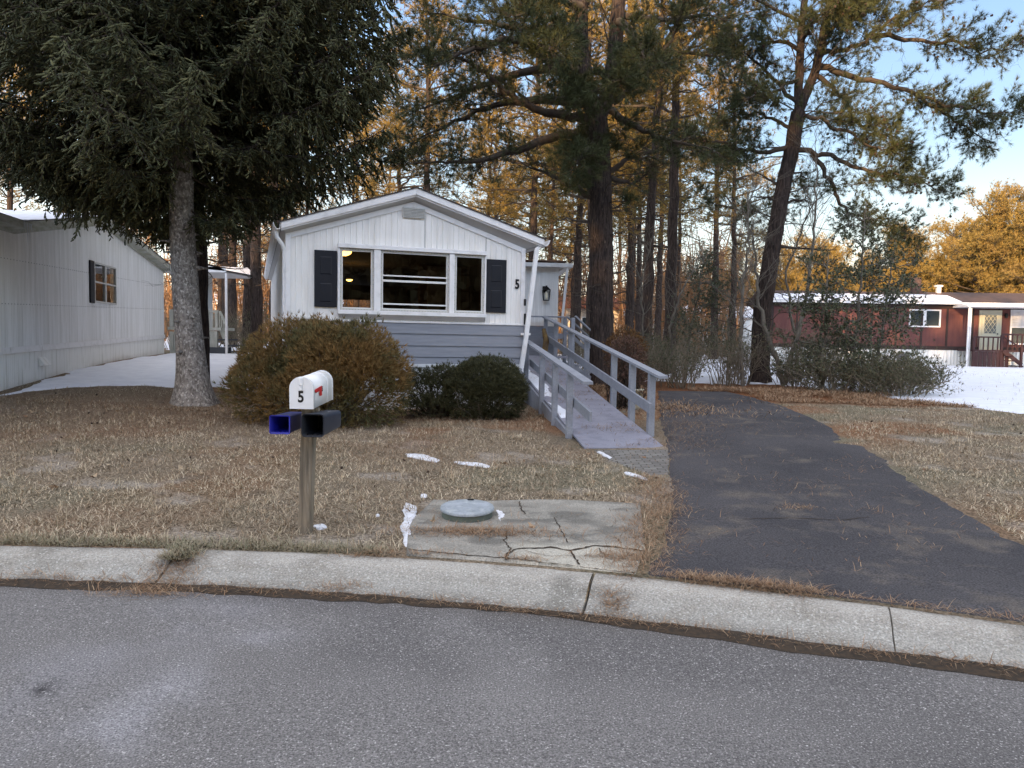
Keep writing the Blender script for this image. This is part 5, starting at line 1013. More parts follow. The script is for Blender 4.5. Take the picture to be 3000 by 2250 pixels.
# ---- the big spruce over the front lawn
def spruce():
    r = np.random.default_rng(21); x0, y0 = -5.60, 13.0; z0 = Tz(x0, y0)
    e = empty('spruce_tree', (x0, y0, z0), 0, label='huge dark spruce with mottled grey trunk beside the brown bush, drooping needle-thick boughs', cat='spruce tree')
    tm, Q = trunk_mesh([(0.09, 0, -.15), (.06, 0, .5), (-.02, 0, 1.5), (-.10, 0, 3.0), (-.12, 0, 5), (-.1, 0, 9), (0, 0, 14)], .232, .03, 60, 28, .0, 2.05, r, 1.25, .05)
    # knots
    for k in range(46):
        z = r.uniform(.5, 3.4); a = r.uniform(0, 6.28); q = Q[np.argmin(abs(Q[:, 2]-z))]; rd_ = .232-.20*(z/14)**1.25+.01; d = np.array([math.cos(a), math.sin(a), .0]); p = q*[1, 1, 0]+[0, 0, z]+d*(rd_-.02)
        l = r.uniform(.03, .06) if k % 4 else r.uniform(.06, .25); tm.tubes(np.array([p, p+d*l*.6, p+d*l+[0, 0, -.02*l]]), np.array([.045, .02, .012])*r.uniform(.6, 1.1), 7, cap=True)
    tm.obj('trunk', BARKS, e)
    Wd = MB(); SP_, SQ_, SR = [], [], []
    zs = np.r_[np.arange(3.35, 8.2, .19), np.arange(8.2, 13.6, .55)]
    HL = []
    for z in zs:
        nb = 7 if z < 8.2 else 6; Lm = np.interp(z, [3.3, 3.8, 4.3, 5.0, 6, 8, 14], [1.2, 2.0, 3.0, 3.9, 4.1, 3.95, .4])
        for j in range(nb):
            a = r.random()*6.283; L = Lm*r.uniform(.75, 1.08); hd = np.array([math.cos(a), math.sin(a), 0]); L *= .92 if hd[0] > .3 else 1.0
            if z < 4.6 and hd[0] > .1 and r.random() < .85: continue
            if z < 4.1 and hd[1] < -.2 and abs(hd[0]) < .8: continue
            tl = np.linspace(0, 1, 12); pitch = np.interp(z, [2.7, 5, 9, 13], [-.16, -.10, .05, .3]); zz = z+L*(pitch*tl-.16*np.sin(tl*np.pi*.9)+.10*tl**3)
            wob = np.cumsum(r.normal(0, .012*L, (12, 2)), 0); P = np.stack([hd[0]*L*tl+wob[:, 0], hd[1]*L*tl+wob[:, 1], zz], 1); P[0, :2] = 0
            Wd.tubes(P, np.linspace(.035, .006, 12)*(L/3.5), 5)
            ns = int(L*(21 if z < 8.2 else 7)); t = np.linspace(.14, 1, ns)+r.normal(0, .01, ns); t = np.clip(t, .1, .999)*11; i = t.astype(int); fr = (t-i)[:, None]; B = P[i]*(1-fr)+P[i+1]*fr
            side = np.where(np.arange(ns) % 2 == 0, 1, -1)[:, None]; pr_ = np.array([-hd[1], hd[0], 0]); tt = (t/11)[:, None]
            d = unit(hd*.55+pr_*side*.75+np.array([0, 0, -.45])+r.normal(0, .34, B.shape)); l = (.55*np.sin(np.clip(tt, .0, 1)*2.6+.35)+.12)*r.uniform(.55, 1.25, (ns, 1))*(L/3.6)**.5
            M1 = B+d*l*.5; M2 = B+d*l+np.array([0, 0, -.28])*l
            Wd.tubes(np.stack([B, M1, M2], 1), np.array([[.009, .006, .004]])*np.ones((ns, 1)), 3)
            # shoots along each hanging twig, plus the end of the bough itself
            kk = 15 if z < 8.2 else 6
            for q in np.linspace(.12, 1, kk):
                p = np.where(q < .5, B+(M1-B)*2*q, M1+(M2-M1)*(2*q-1)); dd = unit((M2-B)*.9/l*1.0+pr_*r.normal(0, .9, (ns, 1))+r.normal(0, .42, B.shape)+np.array([0, 0, -.2]))
                ls = r.uniform(.07, .15, (ns, 1))*(1.25 if z >= 8.2 else 1)
                SP_.append(p); SQ_.append(p+dd*ls); SR.append(np.full(ns, .0145 if z < 8.2 else .03)*r.uniform(.75, 1.25, ns))
            HL.append(P[-1])
    Wd.obj('branches', TWIG, e); C = MB(); P, Q2, RR = np.concatenate(SP_), np.concatenate(SQ_), np.concatenate(SR); spindles(C, P, Q2, RR, 3); C.obj('crown', SPR, e); print('spruce shoots', len(P))
spruce()
# ---- central pine
def conv(pts, o): return [np.array(p)-o for p in pts]
def pine_center():
    t = Tree(31); o = np.array([2.27, 18.6, Tz(2.27, 18.6)]); ct = conv(CT, o); ct[0] = np.array([0, 0, -.2])
    tm, Q = trunk_mesh(ct, .31, .27, 46, 22, .008, 1.35, t.r, 1, .07)
    for s_ in CS:
        q = conv(s_, o); tq = spline(q, 30, t.r, .01); tm.tubes(tq, np.linspace(.215, .10, 30), 14)
        t.fork(tq, 18, 1.9, .035, t0=.25, up=.2, twl=.4, ntw=8, tn=3)
    for k, c in enumerate(CL):
        q = conv(c, o); L = sum(np.linalg.norm(q[i+1]-q[i]) for i in range(len(q)-1)); Qs = t.limb(q, .045+.018*L, .010, 8, jit=.028)
        low = k in (2, 18, 19); front = 12 <= k <= 17
        t.fork(Qs, int(L*(8 if front else 6.5))+3, .75 if front else 1.2, .016, t0=.3, up=.05, bare=.85 if low else (.0 if front else .28), twl=.34, ntw=8, tn=3, droop=.12)
        if not front and not low: t.fork(Qs, int(L*4), .8, .014, t0=.1, up=-.1, leaf=0, twl=.35, ntw=5)
    for k in range(26):   # dead twigs on the lower trunk
        z = t.r.uniform(1.6, 5.5); a = t.r.uniform(0, 6.28); p = np.array([ct[1][0]*.3-z*.02, 0, z]); d = np.array([math.cos(a), math.sin(a), t.r.uniform(-.1, .4)]); L = t.r.uniform(.4, 1.3); Qs = t.limb([p+d*.2, p+d*(.2+L*.5), p+d*(.2+L)+[0, 0, -.1*L]], .018, .004, 4, 6, .02); t.fork(Qs, 4, .4, .006, leaf=0, twl=.25, ntw=3)
    # short leafy shoots straight on the trunk
    for k in range(12):
        i = t.r.integers(28, 46); p = Q[i]; a = t.r.uniform(3.3, 6.1); d = np.array([math.cos(a), math.sin(a), .25]); Qs = t.limb([p+d*.2, p+d*.55, p+d*.9], .014, .005, 4, 5, .01); t.fork(Qs, 4, .3, .006, twl=.22, ntw=5, tn=3)
    t.finish('pine_tree', tuple(o), tm, BARKP, TWIG, PIN, .175, 16, .0088, .85, label='tallest thick-trunked pine between house and driveway, long limbs sweeping left', cat='pine tree')
pine_center()
def pine_right():
    t = Tree(41); o = np.array([7.02, 21, Tz(7.02, 21)]); ct = conv(RT, o); ct[0] = ct[0]*[1, 1, 0]+[0, 0, -.2]
    tm, Q = trunk_mesh(ct, .255, .19, 46, 20, .01, 1.5, t.r, 1, .08)
    for k, s_ in enumerate(RS):
        q = conv(s_, o); tq = spline(q, 26, t.r, .012); tm.tubes(tq, np.linspace(.125 if k == 0 else .14, .055, 26), 12); t.fork(tq, 30, 1.9, .022, t0=.12, up=.1, twl=.36, ntw=8, tn=3, bare=.35)
    for k, c in enumerate(RL):
        q = conv(c, o); L = sum(np.linalg.norm(q[i+1]-q[i]) for i in range(len(q)-1)); Qs = t.limb(q, .032+.012*L, .009, 8, jit=.04)
        t0 = {0: .4, 1: .45, 2: .3, 3: .3, 4: .35, 7: .5}.get(k, .25)
        SB, tips = t.fork(Qs, int(L*11)+3, 1.05 if k < 9 else .85, .012, t0=t0, up=.06, bare=.22, twl=.30, ntw=9, tn=3)
        t.fork(Qs, int(L*7), .9, .008, t0=.06, up=-.15, leaf=0, twl=.3, ntw=6)
        sel = t.r.random(len(tips)) < .07; t.cones.append(tips[sel]-[0, 0, .05])
    for k in range(26):      # finer limbs all round the upper stem and forks
        src = [Q[24:], conv(RS[0], o), conv(RS[1], o)][k % 3]; p = np.array(src[t.r.integers(0, len(src))]); a = t.r.uniform(0, 6.28); L = t.r.uniform(.9, 2.6); d = np.array([math.cos(a), math.sin(a), t.r.uniform(-.15, .5)]); Qs = t.limb([p, p+d*L*.35+[0, 0, .05], p+d*L*.7+t.r.normal(0, .08, 3), p+d*L+t.r.normal(0, .1, 3)], .022, .006, 5, 9, .03)
        t.fork(Qs, int(L*8), .7, .008, t0=.2, up=.1, bare=.3, twl=.28, ntw=7, tn=3)
    for c in RB: Qs = t.limb(conv(c, o), .05, .012, 6, jit=.02); t.fork(Qs, 7, .6, .012, leaf=0, t0=.3, twl=.3, ntw=4)
    for k in range(24):
        i = t.r.integers(6, 40); p = Q[i]; a = t.r.uniform(0, 6.28); d = np.array([math.cos(a), math.sin(a), t.r.uniform(-.2, .5)]); L = t.r.uniform(.5, 1.6); Qs = t.limb([p+d*.15, p+d*(.2+L*.5), p+d*(.2+L)+[0, 0, -.15*L]], .016, .004, 4, 6, .03); t.fork(Qs, 5, .5, .006, leaf=0, twl=.3, ntw=4)
    t.finish('pine_tree', tuple(o), tm, BARKP, TWIG, PIN, .165, 16, .0085, .85, label='dark leaning pine at the driveway end, forked, its limbs reaching right across the open sky', cat='pine tree')
pine_right()
# ---- forest pines: five growth forms, copied
def forest_pine(seed, Hh, r0, cb, Lm, lean=0., dens=1., snag=14, loose=False):
    t = Tree(seed); r = t.r; top = np.array([lean*Hh, r.normal(0, .3), Hh])
    tm, Q = trunk_mesh([(0, 0, -.3), (lean*Hh*.2+r.normal(0, .1), 0, Hh*.3), (lean*Hh*.6+r.normal(0, .15), 0, Hh*.65), top], r0, .03, 34, 10, .02, 1.3, r, .9, .06)
    z = cb*Hh
    while z < Hh*.985:
        f = (z/Hh-cb)/(1-cb); L = Lm*(np.sin(min(1, f*1.15+.25)*np.pi*.93)**.7)*r.uniform(.6, 1.15)+.25; a = r.random()*6.283; p = Q[np.argmin(abs(Q[:, 2]-z))]; d = np.array([math.cos(a), math.sin(a), 0])
        up = np.interp(f, [0, 1], [.05, .75]); pts = [p, p+d*L*.35+[0, 0, L*up*.3], p+d*L*.7+[0, 0, L*up*.75+r.normal(0, .1)], p+d*L+[0, 0, L*up*1.1+r.normal(0, .15)]]
        Qs = t.limb(pts, .022+.014*L, .010, 5, 7, .03); t.fork(Qs, max(3, int(L*4.2*dens)), .95, .014, t0=.3, up=.25, twl=.42, ntw=4, tn=2, bare=.12)
        z += Hh*(1-cb)/(46*dens)*r.uniform(.5, 1.5)
    for k in range(snag):
        z = r.uniform(.15, cb+.1)*Hh; a = r.uniform(0, 6.28); p = Q[np.argmin(abs(Q[:, 2]-z))]; d = np.array([math.cos(a), math.sin(a), r.uniform(-.3, .4)]); L = r.uniform(.5, 2.2); Qs = t.limb([p, p+d*(L*.5), p+d*L], .022, .006, 4, 5, .04); t.fork(Qs, 4, .6, .009, leaf=0, twl=.4, ntw=2)
    return t, tm
GRP = 'pines of the wood behind the homes'
protos = []
for i, a in enumerate(((51, 16, .215, .42, 2.6, .02, 1., 26), (52, 18, .235, .50, 2.4, -.015, .9, 30), (53, 13, .165, .38, 2.0, .03, .9, 22), (54, 10.5, .17, .12, 3.3, .0, 1.75, 4), (55, 8.5, .14, .08, 3.0, .02, 1.7, 4))):
    t, tm = forest_pine(*a); protos.append((t, tm, a[1]))
kinds = ['slender straight pine with a high crown', 'tall bare-trunked pine with a narrow crown', 'thin crooked pine', 'broad full-crowned pine glowing gold in low sun', 'short round-crowned pine glowing gold in low sun']
placed = []
def put(k, x, y, rz=0., s=1., label=None, grp=GRP):
    t, tm, h = protos[k]; sc_ = (s, s, s)
    base = next((b for b in placed if b[0] == k), None)
    if base is None:
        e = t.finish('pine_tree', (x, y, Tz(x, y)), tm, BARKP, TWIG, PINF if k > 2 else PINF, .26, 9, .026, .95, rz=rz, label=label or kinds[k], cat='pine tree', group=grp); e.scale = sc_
    else: e = dup(base[1], (x, y, Tz(x, y)), rz, sc_, label=label or kinds[k])
    placed.append((k, e)); return e
rr = np.random.default_rng(99)
near = [(0, 4.62, 26, .1, 1.05, 'pine with reddish sunlit bark right behind the big pine, second trunk right of the house'),
 (1, 5.2, 25, 1.2, 1.0, 'straight dark pine trunk standing midway between the big pine and the leaning pine'),
 (2, 4.7, 30.5, 2.2, 1.2, 'thin pine trunk just right of the thick pine'), (1, 2.75, 33, 2.9, .95, 'pine trunk showing beside the porch roof post'),
 (2, 2.85, 28, 4.0, 1.1, 'slim pine close behind the thickest trunk on its left'), (0, .75, 31, 5.0, 1.0, 'pine rising behind the right slope of the white home roof'),
 (2, -6.58, 15.9, 1.0, 1.0, 'narrow dark trunk tucked right behind the big spruce trunk'),
 (1, -9.2, 27, 1.0, 1.0, 'dark trunk beyond the awning posts, nearest pine in the gap between homes'), (0, -8.05, 25.5, 2.0, .95, 'dark trunk next to the left corner of the white home'),
 (2, -10.4, 29.5, 3.0, 1.2, 'trunk seen between the awning posts and the middle of the gap'), (0, -18.3, 31, 4.0, .9, 'pine rising over the roof of the corrugated home'), (1, -22, 33, 4.4, .85, 'pine at the left frame edge over the snowy roof'),
 (0, 9.6, 33, 3.3, .8, 'slender pine behind the leaning pine, partly hidden by it')]
for k, x, y, rz, s, lb in near: put(k, x, y, rz, s, lb)
mid = [(-12.6, 34), (-14.2, 38), (-11.2, 41), (-17.5, 44), (-8.8, 44), (-20.5, 38), (-25, 36), (-29, 40), (-24, 46), (-33, 45), (-6.0, 40), (-4.2, 34), (-1.6, 38), (1.7, 40), (-3.2, 29.5), (6.4, 37), (7.9, 41), (3.8, 44), (-1.5, 48), (11.5, 41), (1.2, 54), (7.5, 49), (-28, 55), (-18, 57), (-10, 60), (-23, 66), (12, 52), (4, 60), (-2, 64), (-14.4, 66), (-37, 55), (9.5, 63)]
side = lambda x, y: 'left of the homes' if x/y < -.45 else ('in the gap between the two homes' if x/y < -.28 else ('behind the white home roof' if x/y < 0 else 'right of the white home'))
for i, (x, y) in enumerate(mid):
    k = (0, 1, 2, 0, 1)[i % 5]; put(k, x+rr.normal(0, .4), y+rr.normal(0, .6), rr.random()*6.28, rr.uniform(.85, 1.15) if y > 38 else rr.uniform(.8, 1.), 'one of the woodland pines '+side(x, y))
gold = [(22, 62), (25.5, 64), (29, 61), (33, 63), (37, 60), (41, 62), (45, 66), (19, 67), (23.5, 72), (31, 71), (36, 70), (43, 73), (27, 76), (49, 70), (16, 72), (39.5, 57), (21, 80), (33.5, 79), (24.2, 58), (27.6, 67), (30.8, 65.5), (34.8, 66), (38.6, 66.5), (42.2, 68), (29.4, 74), (25.8, 69), (35.2, 74.5), (40.8, 75), (46.5, 74)]
for i, (x, y) in enumerate(gold): put(3 if i % 3 else 4, x, y, rr.random()*6.28, (rr.uniform(.72, .92) if x/y < .5 else rr.uniform(.95, 1.2))*(1 if i != 15 else 1.1), ('broad gold-lit pine over the right end of the red roof' if x/y > .5 else 'gold-lit round pine low behind the red home'), )
for _, e in placed: e['group'] = GRP
ORD = ['first', 'second', 'third', 'fourth', 'fifth', 'sixth', 'seventh', 'eighth', 'ninth', 'tenth', 'eleventh', 'twelfth', 'thirteenth', 'fourteenth', 'fifteenth', 'sixteenth', 'seventeenth', 'eighteenth', 'nineteenth', 'twentieth', 'twenty-first', 'twenty-second', 'twenty-third', 'twenty-fourth', 'twenty-fifth', 'twenty-sixth', 'twenty-seventh', 'twenty-eighth', 'twenty-ninth', 'thirtieth']
def number(objs, text):      # tell look-alikes apart by their order from the left
    by = {}
    for o in objs: by.setdefault(o['label'], []).append(o)
    for lb, l in by.items():
        if len(l) > 1:
            l.sort(key=lambda o: o.location.x/o.location.y)
            for i, o in enumerate(l): o['label'] = text(ORD[i], lb)
number([e for _, e in placed], lambda n, lb: n+' from the left of the '+lb.replace('one of the ', '').replace('broad gold-lit pine over the right end of the red roof', 'gold-lit pines over the red roof').replace('gold-lit round pine low behind the red home', 'low round pines behind the red home'))
# wood added behind the viewer, out of view, sized to shade the lots
wd = MB(); r = np.random.default_rng(5); P = []; 
for row, (yy, hh) in enumerate(((-42, 26), (-46, 26.5), (-50, 27), (-55, 27.5), (-60, 28.5))):
    for x in np.arange(-130, 75, 3.4):
        cx = x+r.normal(0, .7); cy = yy+r.normal(0, 1.2); h = hh*r.uniform(.85, 1.12); n = 560; hb = r.uniform(3.6, 7.6); u = 1-np.sqrt(r.random(n)); a = r.random(n)*6.283; rr_ = 3.1*(1-u)**.4*(.35+.65*r.random(n)**.5)
        c = np.stack([cx+rr_*np.cos(a), cy+rr_*np.sin(a), hb+u*(h-hb)], 1); d = unit(r.normal(0, 1, (n, 3))); b = unit(np.cross(d, r.normal(0, 1, (n, 3)))); s_ = r.uniform(.35, .8, (n, 1)); P.append(np.stack([c-d*s_, c+d*s_, c+b*s_*1.2], 1))
        wd.tubes(np.array([(cx, cy, 0), (cx, cy, h*.8)]), np.array([.2, .05]), 5)
V = np.concatenate(P).reshape(-1, 3); wd.add(V, np.arange(len(V)).reshape(-1, 3)); wd.obj('shade_woods', mat('shade_woods_foliage', (.13, .095, .045), .9, c2=(.06, .055, .025), scale=.25), kind='stuff', label='unseen evergreen wood across the street, added to shade the lots', cat='shade_woods')
# ---- saplings with bare grey stems
def sapling(pts, r0, seed, label, nsub=14, L=1.3):
    t = Tree(seed); o = np.array([pts[0][0], pts[0][1], Tz(pts[0][0], pts[0][1])]); q = conv(pts, o); q[0] = np.array([0, 0, -.1]); tm = MB(); Q = spline(q, 26, t.r, .025); tm.tubes(Q, np.linspace(r0, .012, 26), 9)
    t.fork(Q, nsub, L, .018, t0=.3, up=.5, leaf=0, twl=.6, ntw=7); t.fork(Q[12:], nsub, L*.8, .012, t0=.1, up=.3, leaf=0, twl=.5, ntw=7)
    e = empty('bare_sapling', tuple(o), 0, label=label, cat='tree', group='bare saplings in the brush'); tm.obj('trunk', TWIGG, e); t.W.obj('branches', TWIGG, e); return e
SL = ['bare grey sapling rising left of the leaning pine', 'crooked bare sapling crossing in front of the leaning trunk', 'bare sapling leaning right away from the dark pine', 'arching bare sapling by the middle trunks', 'slender bare sapling in the brush behind the driveway', 'thin bare sapling behind the stair rail', 'bare sapling right behind the leaning pine']
for i, p in enumerate(SAP): sapling(p, (.06, .075, .07, .05, .05, .04, .05)[i], 200+i, SL[i], 10 if i in (3, 4, 5) else 16, 1.0 if i in (3, 4, 5) else 1.5)
# ---- brushwood: bare twiggy shrubs
BR = [mat('brush_twigs', (.24, .20, .15), 1, c2=(.15, .13, .095), scale=3, spec=.1), mat('brush_leaves', (.05, .06, .03), .8, island=[(.085, .09, .05), (.14, .14, .085), (.06, .07, .04), (.17, .13, .08)], spec=.2)]
def brush(seed, Hh, W_, n, leafy=.2, loc=(0, 0, 0), **kw):
    t = Tree(seed); r = t.r
    for k in range(n):
        a = r.random()*6.283; b = np.array([math.cos(a), math.sin(a), 0])*r.random()*W_*.35; d = np.array([math.cos(a), math.sin(a), 0])*r.random()*W_*.5; h = Hh*r.uniform(.5, 1.05)
        Qs = t.limb([b, b+d*.4+[0, 0, h*.5], b+d+[0, 0, h]], .012, .004, 4, 6, .02); t.fork(Qs, 7, .45*Hh**.5, .006, t0=.15, up=.3, leaf=1 if r.random() < leafy*2 else 0, twl=.28, ntw=5, tn=2, bare=.4)
    e = empty('brush_shrub', loc, 0, **kw); t.W.obj('stems', BR[0], e)
    if t.tp: t.crown(.07, 4, .022, 1.3).obj('leaves', BR[1], e)
    return e
bps = [brush(300, 1.0, 1.5, 26, .25, (4.2, 18.6, Tz(4.2, 18.6)), label='low grey twiggy shrub behind the needle bed', cat='shrub', group='brush shrubs under the pines'),
       brush(301, 1.5, 1.4, 22, .12, (5.6, 19.6, Tz(5.6, 19.6)), label='taller bare twiggy shrub between the trunks', cat='shrub', group='brush shrubs under the pines'),
       brush(302, .75, 1.6, 30, .6, (8.3, 17.6, Tz(8.3, 17.6)), label='low leafy shrub at the foot of the hollies', cat='shrub', group='brush shrubs under the pines')]
spots = [(0, 3.2, 19.4), (1, 4.6, 20.4), (1, 3.7, 21.6), (1, 6.4, 20.2), (0, 7.0, 19.0), (2, 7.4, 17.3), (2, 9.0, 17.2), (1, 7.9, 20.6), (0, 2.9, 22.5), (1, 5.4, 23.0), (1, 6.9, 23.5), (0, 4.3, 24.2), (1, 8.7, 21.2), (2, 8.6, 16.6), (1, 2.6, 24.5), (0, 9.2, 19.4), (1, 3.4, 26.5), (0, 5.8, 26.8), (1, 7.3, 21.9), (1, 10.2, 25), (0, 1.9, 26)]
rr = np.random.default_rng(17)
for k, x, y in spots:
    o_ = dup(bps[k], (x+rr.normal(0, .12), y+rr.normal(0, .12), Tz(x, y)), rr.random()*6.28, (rr.uniform(.85, 1.15),)*3, label=('low grey twiggy shrub behind the needle bed', 'taller bare twiggy shrub between the trunks', 'low leafy shrub at the foot of the hollies')[k])
number([o for o in scene.objects if o.get('group') == 'brush shrubs under the pines'], lambda n, lb: n+' from the left of the '+lb.replace('shrub', 'shrubs', 1))
GB = []
for x, y in ((-13.5, 30), (-12, 29), (-10.2, 28.4), (-8.8, 29.5), (-7.8, 28.2), (-11.2, 31.5), (-9.6, 33), (-7.2, 30.8), (-12.6, 33.4)):
    GB.append(dup(bps[1], (x, y, Tz(x, y)), rr.random()*6.28, (1.2, 1.2, 1.1), label='bare twiggy shrubs in the gap between the homes'))
number(GB, lambda n, lb: n+' from the left of the '+lb)
# rust-orange thicket lit by the sun far behind
th = Tree(400); r = th.r; Bs = []
n = 8200; y = 46+100*r.random(n); x = y*r.uniform(-.62, .62, n); k_ = (x/y < .30) & ((y > 76) | ((fbm(x*.2, y*.2, 3) > .45))); x, y = x[k_], y[k_]; n = len(x); h = np.where(y < 76, r.uniform(3, 9.5, n), r.uniform(2.5, 7.5, n))
B = np.stack([x, y, T(x, y)], 1); d = r.normal(0, .16, (n, 3)); d[:, 2] = 1; E2 = B+d*h[:, None]; th.W.tubes(np.stack([B, (B+E2)/2+r.normal(0, .2, B.shape), E2], 1), np.array([[.06, .045, .02]])*np.ones((n, 1)), 3)
a = np.repeat(np.arange(n), 12); q = r.uniform(.2, 1, len(a))[:, None]; p = B[a]*(1-q)+E2[a]*q; dd = r.normal(0, 1, p.shape); dd[:, 2] = abs(dd[:, 2])*1.2; l = r.uniform(.5, 1.8, (len(a), 1)); th.W.tubes(np.stack([p, p+unit(dd)*l], 1), np.array([[.028, .012]])*np.ones((len(a), 1)), 3)
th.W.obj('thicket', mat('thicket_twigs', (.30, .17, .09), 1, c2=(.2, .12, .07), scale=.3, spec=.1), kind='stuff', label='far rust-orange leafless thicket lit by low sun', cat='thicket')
# ---- leafy bushes
def leafy(name, loc, lobes, n, leaf, nl, wd_, mat_, seed, stems=30, twm=None, up=.5, spread=.8, sh=.30, **kw):
    t = Tree(seed); r = t.r; e = empty(name, loc, 0, **kw); P = []; D = []
    vol = np.array([l[3]*l[4]+l[4]*l[5]+l[3]*l[5] for l in lobes]); cnt = (n*vol/vol.sum()).astype(int)
    for (cx, cy, cz, rx, ry, rz_), c in zip(lobes, cnt):
        d = unit(r.normal(0, 1, (c, 3))); d[:, 2] = np.abs(d[:, 2])*np.where(r.random(c) < .78, 1, -1)
        nz = fbm(d[:, 0]*2.2+cx*3+5, d[:, 1]*2.2+d[:, 2]*2.2+cy, seed); nz2 = fbm(d[:, 0]*7+cx*3+5, d[:, 1]*7+d[:, 2]*7, seed+3); q = (.74+.38*nz+.24*nz2)*(1-sh*r.random(c)**2.0)*np.where(r.random(c) < .05, 1.1, 1)
        p = np.array([cx, cy, cz])+d*np.array([rx, ry, rz_])*q[:, None]; k_ = p[:, 2] > .03; P.append(p[k_]); D.append((unit(d/np.array([rx, ry, rz_]))+np.array([0, 0, up]))[k_])
    P = np.concatenate(P); D = np.concatenate(D); C = MB(); tufts(C, P, D, leaf, nl, wd_, spread, r); C.obj('foliage', mat_, e)
    W_ = MB(); s = r.choice(len(P), stems); b = np.stack([P[s, 0]*.25+r.normal(0, .08, stems), P[s, 1]*.25+r.normal(0, .05, stems), 0*s-.02], 1); mid_ = b*.35+P[s]*.65+r.normal(0, .05, b.shape)-[0, 0, .08]; W_.tubes(np.stack([b, b*.6+mid_*.4+[0, 0, .03], mid_, P[s]], 1), np.array([[.016, .012, .007, .003]])*np.ones((stems, 1)), 4)
    W_.obj('stems', twm or TWIGG, e); return e
ARB = mat('bronzed_cedar_foliage', (.1, .06, .02), .85, island=[(.14, .088, .036), (.26, .155, .058), (.19, .118, .046), (.32, .195, .08), (.17, .125, .05)], c2=(.11, .105, .048), scale=1.6, lo=.44, hi=.62, spec=.15)
leafy('cedar_bush', (-2.80, 10.95, Tz(-2.8, 10.95)), [(-.42, .55, .70, .92, .75, .78), (-.72, .35, .45, .78, .7, .55), (.32, .15, .72, .88, .8, .80), (.62, .05, .5, .62, .62, .6), (.05, .35, .95, .6, .55, .52), (-.1, -.1, .4, .7, .5, .48)], 21000, .085, 6, .0125, ARB, 61, 90, mat('bush_twigs', (.12, .10, .08), 1), label='large rounded bronze-brown cedar bush in front of the white home', cat='bush', sh=.42, spread=.62)
YEW = mat('yew_foliage', (.02, .03, .013), .7, island=[(.032, .034, .016), (.062, .062, .028), (.045, .048, .022), (.10, .095, .042)], spec=.3)
leafy('yew_bush', (-.46, 11.95, Tz(-.5, 11.95)), [(0, 0, .42, .62, .55, .50), (.2, .0, .30, .45, .5, .36)], 11500, .06, 6, .010, YEW, 62, 60, label='rounded dark green yew against the ramp posts', cat='bush', sh=.35)
leafy('yew_bush', (-1.22, 12.1, Tz(-1.2, 12.1)), [(.15, 0, .50, .36, .34, .34), (-.25, -.1, .45, .3, .3, .30), (-.05, -.25, .16, .5, .3, .2)], 2900, .06, 6, .010, YEW, 63, 80, TWIG, label='thin gappy dark yew between the brown bush and the rounded yew', cat='bush', sh=.6)
AZ = mat('azalea_leaves', (.08, .035, .03), .8, island=[(.10, .055, .045), (.15, .08, .06), (.08, .055, .04), (.17, .11, .07)], spec=.2)
leafy('azalea_shrub', (2.02, 13.5, Tz(2.0, 13.5)), [(0, 0, .85, .34, .5, .42), (.05, -.1, .45, .36, .5, .42)], 2300, .05, 5, .016, AZ, 64, 150, TWIG, label='leggy purple-brown azalea behind the ramp rail', cat='shrub', sh=.6, up=.3)
leafy('azalea_shrub', (2.5, 16.6, Tz(2.5, 16.6)), [(0, 0, .9, .42, .5, .5)], 1900, .055, 5, .018, mat('azalea_gold_leaves', (.14, .07, .03), .8, island=[(.10, .05, .03), (.18, .10, .03), (.12, .06, .035)]), 65, 120, TWIG, label='orange-tinged shrub by the foot of the stair rail', cat='shrub', sh=.6)
HOL = mat('holly_leaves', (.03, .04, .018), .45, island=[(.04, .05, .026), (.075, .085, .042), (.055, .065, .032), (.11, .115, .055)], spec=.4)
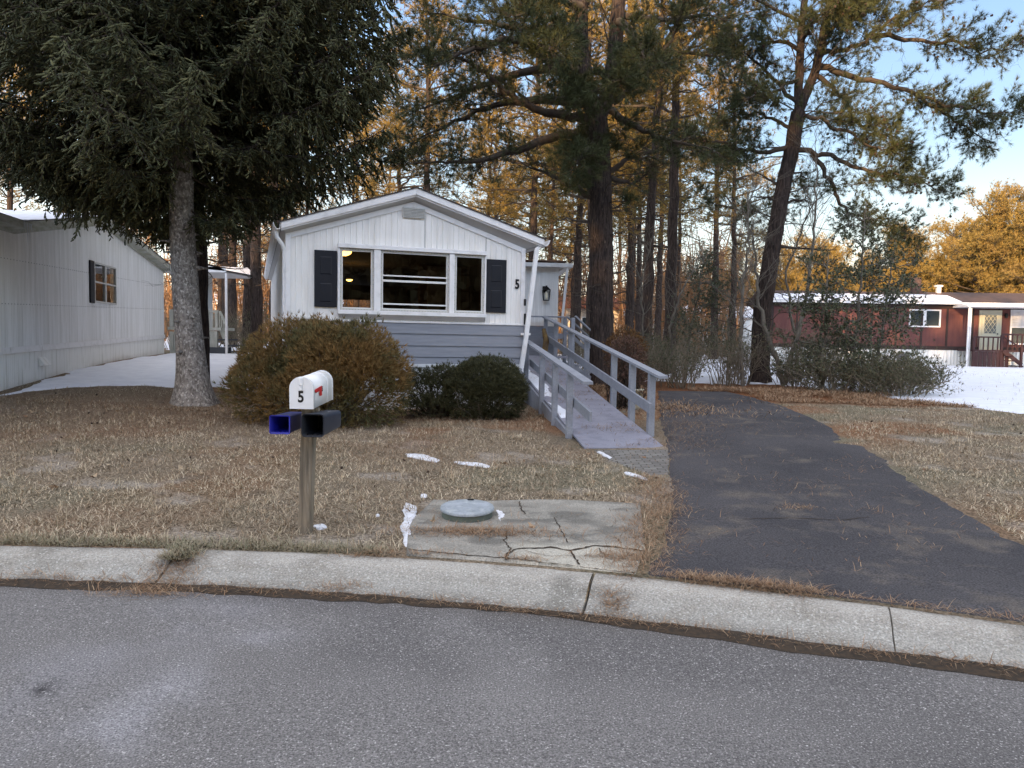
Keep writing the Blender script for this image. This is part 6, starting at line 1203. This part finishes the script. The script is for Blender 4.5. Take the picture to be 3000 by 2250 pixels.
def holly(x, y, seed, Hh, W_, label, lean=0.):
    t = Tree(seed); r = t.r
    tm = MB(); Q = spline([(0, 0, -.1), (lean*.3, 0, Hh*.35), (lean, 0, Hh)], 22, r, .02); tm.tubes(Q, np.linspace(.05, .01, 22), 7)
    for k in range(24):
        f = .14+.84*k/24; i = int(f*21); a = r.random()*6.283; d = np.array([math.cos(a), math.sin(a), .25]); L = W_*(1-.75*f)*r.uniform(.6, 1.1)+.15; Qs = t.limb([Q[i], Q[i]+d*L*.5+[0, 0, .05], Q[i]+d*L], .018, .006, 4, 6, .02); t.fork(Qs, 7, .5, .008, t0=.2, up=.1, twl=.26, ntw=6, tn=3, bare=.25)
    e = empty('holly_tree', (x, y, Tz(x, y)), 0, label=label, cat='holly tree'); tm.obj('trunk', TWIGG, e); t.W.obj('branches', TWIGG, e); t.crown(.062, 3, .040, 1.6).obj('crown', HOL, e)
holly(8.35, 18.4, 71, 4.6, 1.35, 'tallest dark green holly in front of the red home window', .15); holly(7.5, 18.1, 72, 3.3, 1.25, 'dense shorter holly just right of the leaning pine'); holly(9.15, 18.9, 73, 3.5, 1.2, 'airy right-hand holly beside the open snow', .3)
holly(4.9, 21.5, 74, 3.6, 1.3, 'thin dark holly among the trunks left of the leaning pine', .5)
# small pine cone and clod litter on the lawn
pc = MB(); r = np.random.default_rng(8); n = 45; x = r.uniform(-9, 8, n); y = r.uniform(6, 13.5, n); k_ = ~DPOLY(x, y) & (np.abs(x) < .7*y) & (x > -12) & ~((x > -4) & (x < 3) & (y > 9)); x, y = x[k_], y[k_]; P = np.stack([x, y, T(x, y)+.015], 1); d = r.normal(0, 1, P.shape); d[:, 2] *= .2; spindles(pc, P, P+unit(d)*.04, .014, 6)
pc.obj('fallen_cones', mat('cone_brown', (.05, .032, .024), .9), kind='stuff', label='small pine cones and crumbs scattered over the lawn', cat='pine cones')
n = 90; x = r.uniform(-9, 9, n); y = r.uniform(5.3, 13, n); k_ = ~DPOLY(x, y) & ~((x > -4) & (x < 3) & (y > 9)); lf = MB(); x, y = x[k_], y[k_]; tufts(lf, np.stack([x, y, T(x, y)+.012], 1), np.stack([np.cos(x*50), np.sin(x*50), 0*x+.2], 1), .07, 2, .05, .8, r)
lf.obj('fallen_leaves', mat('leaf_tan', (.3, .2, .12), .8, island=[(.2, .1, .05), (.42, .33, .22)]), kind='stuff', label='a few curled tan leaves lying on the grass', cat='leaves')
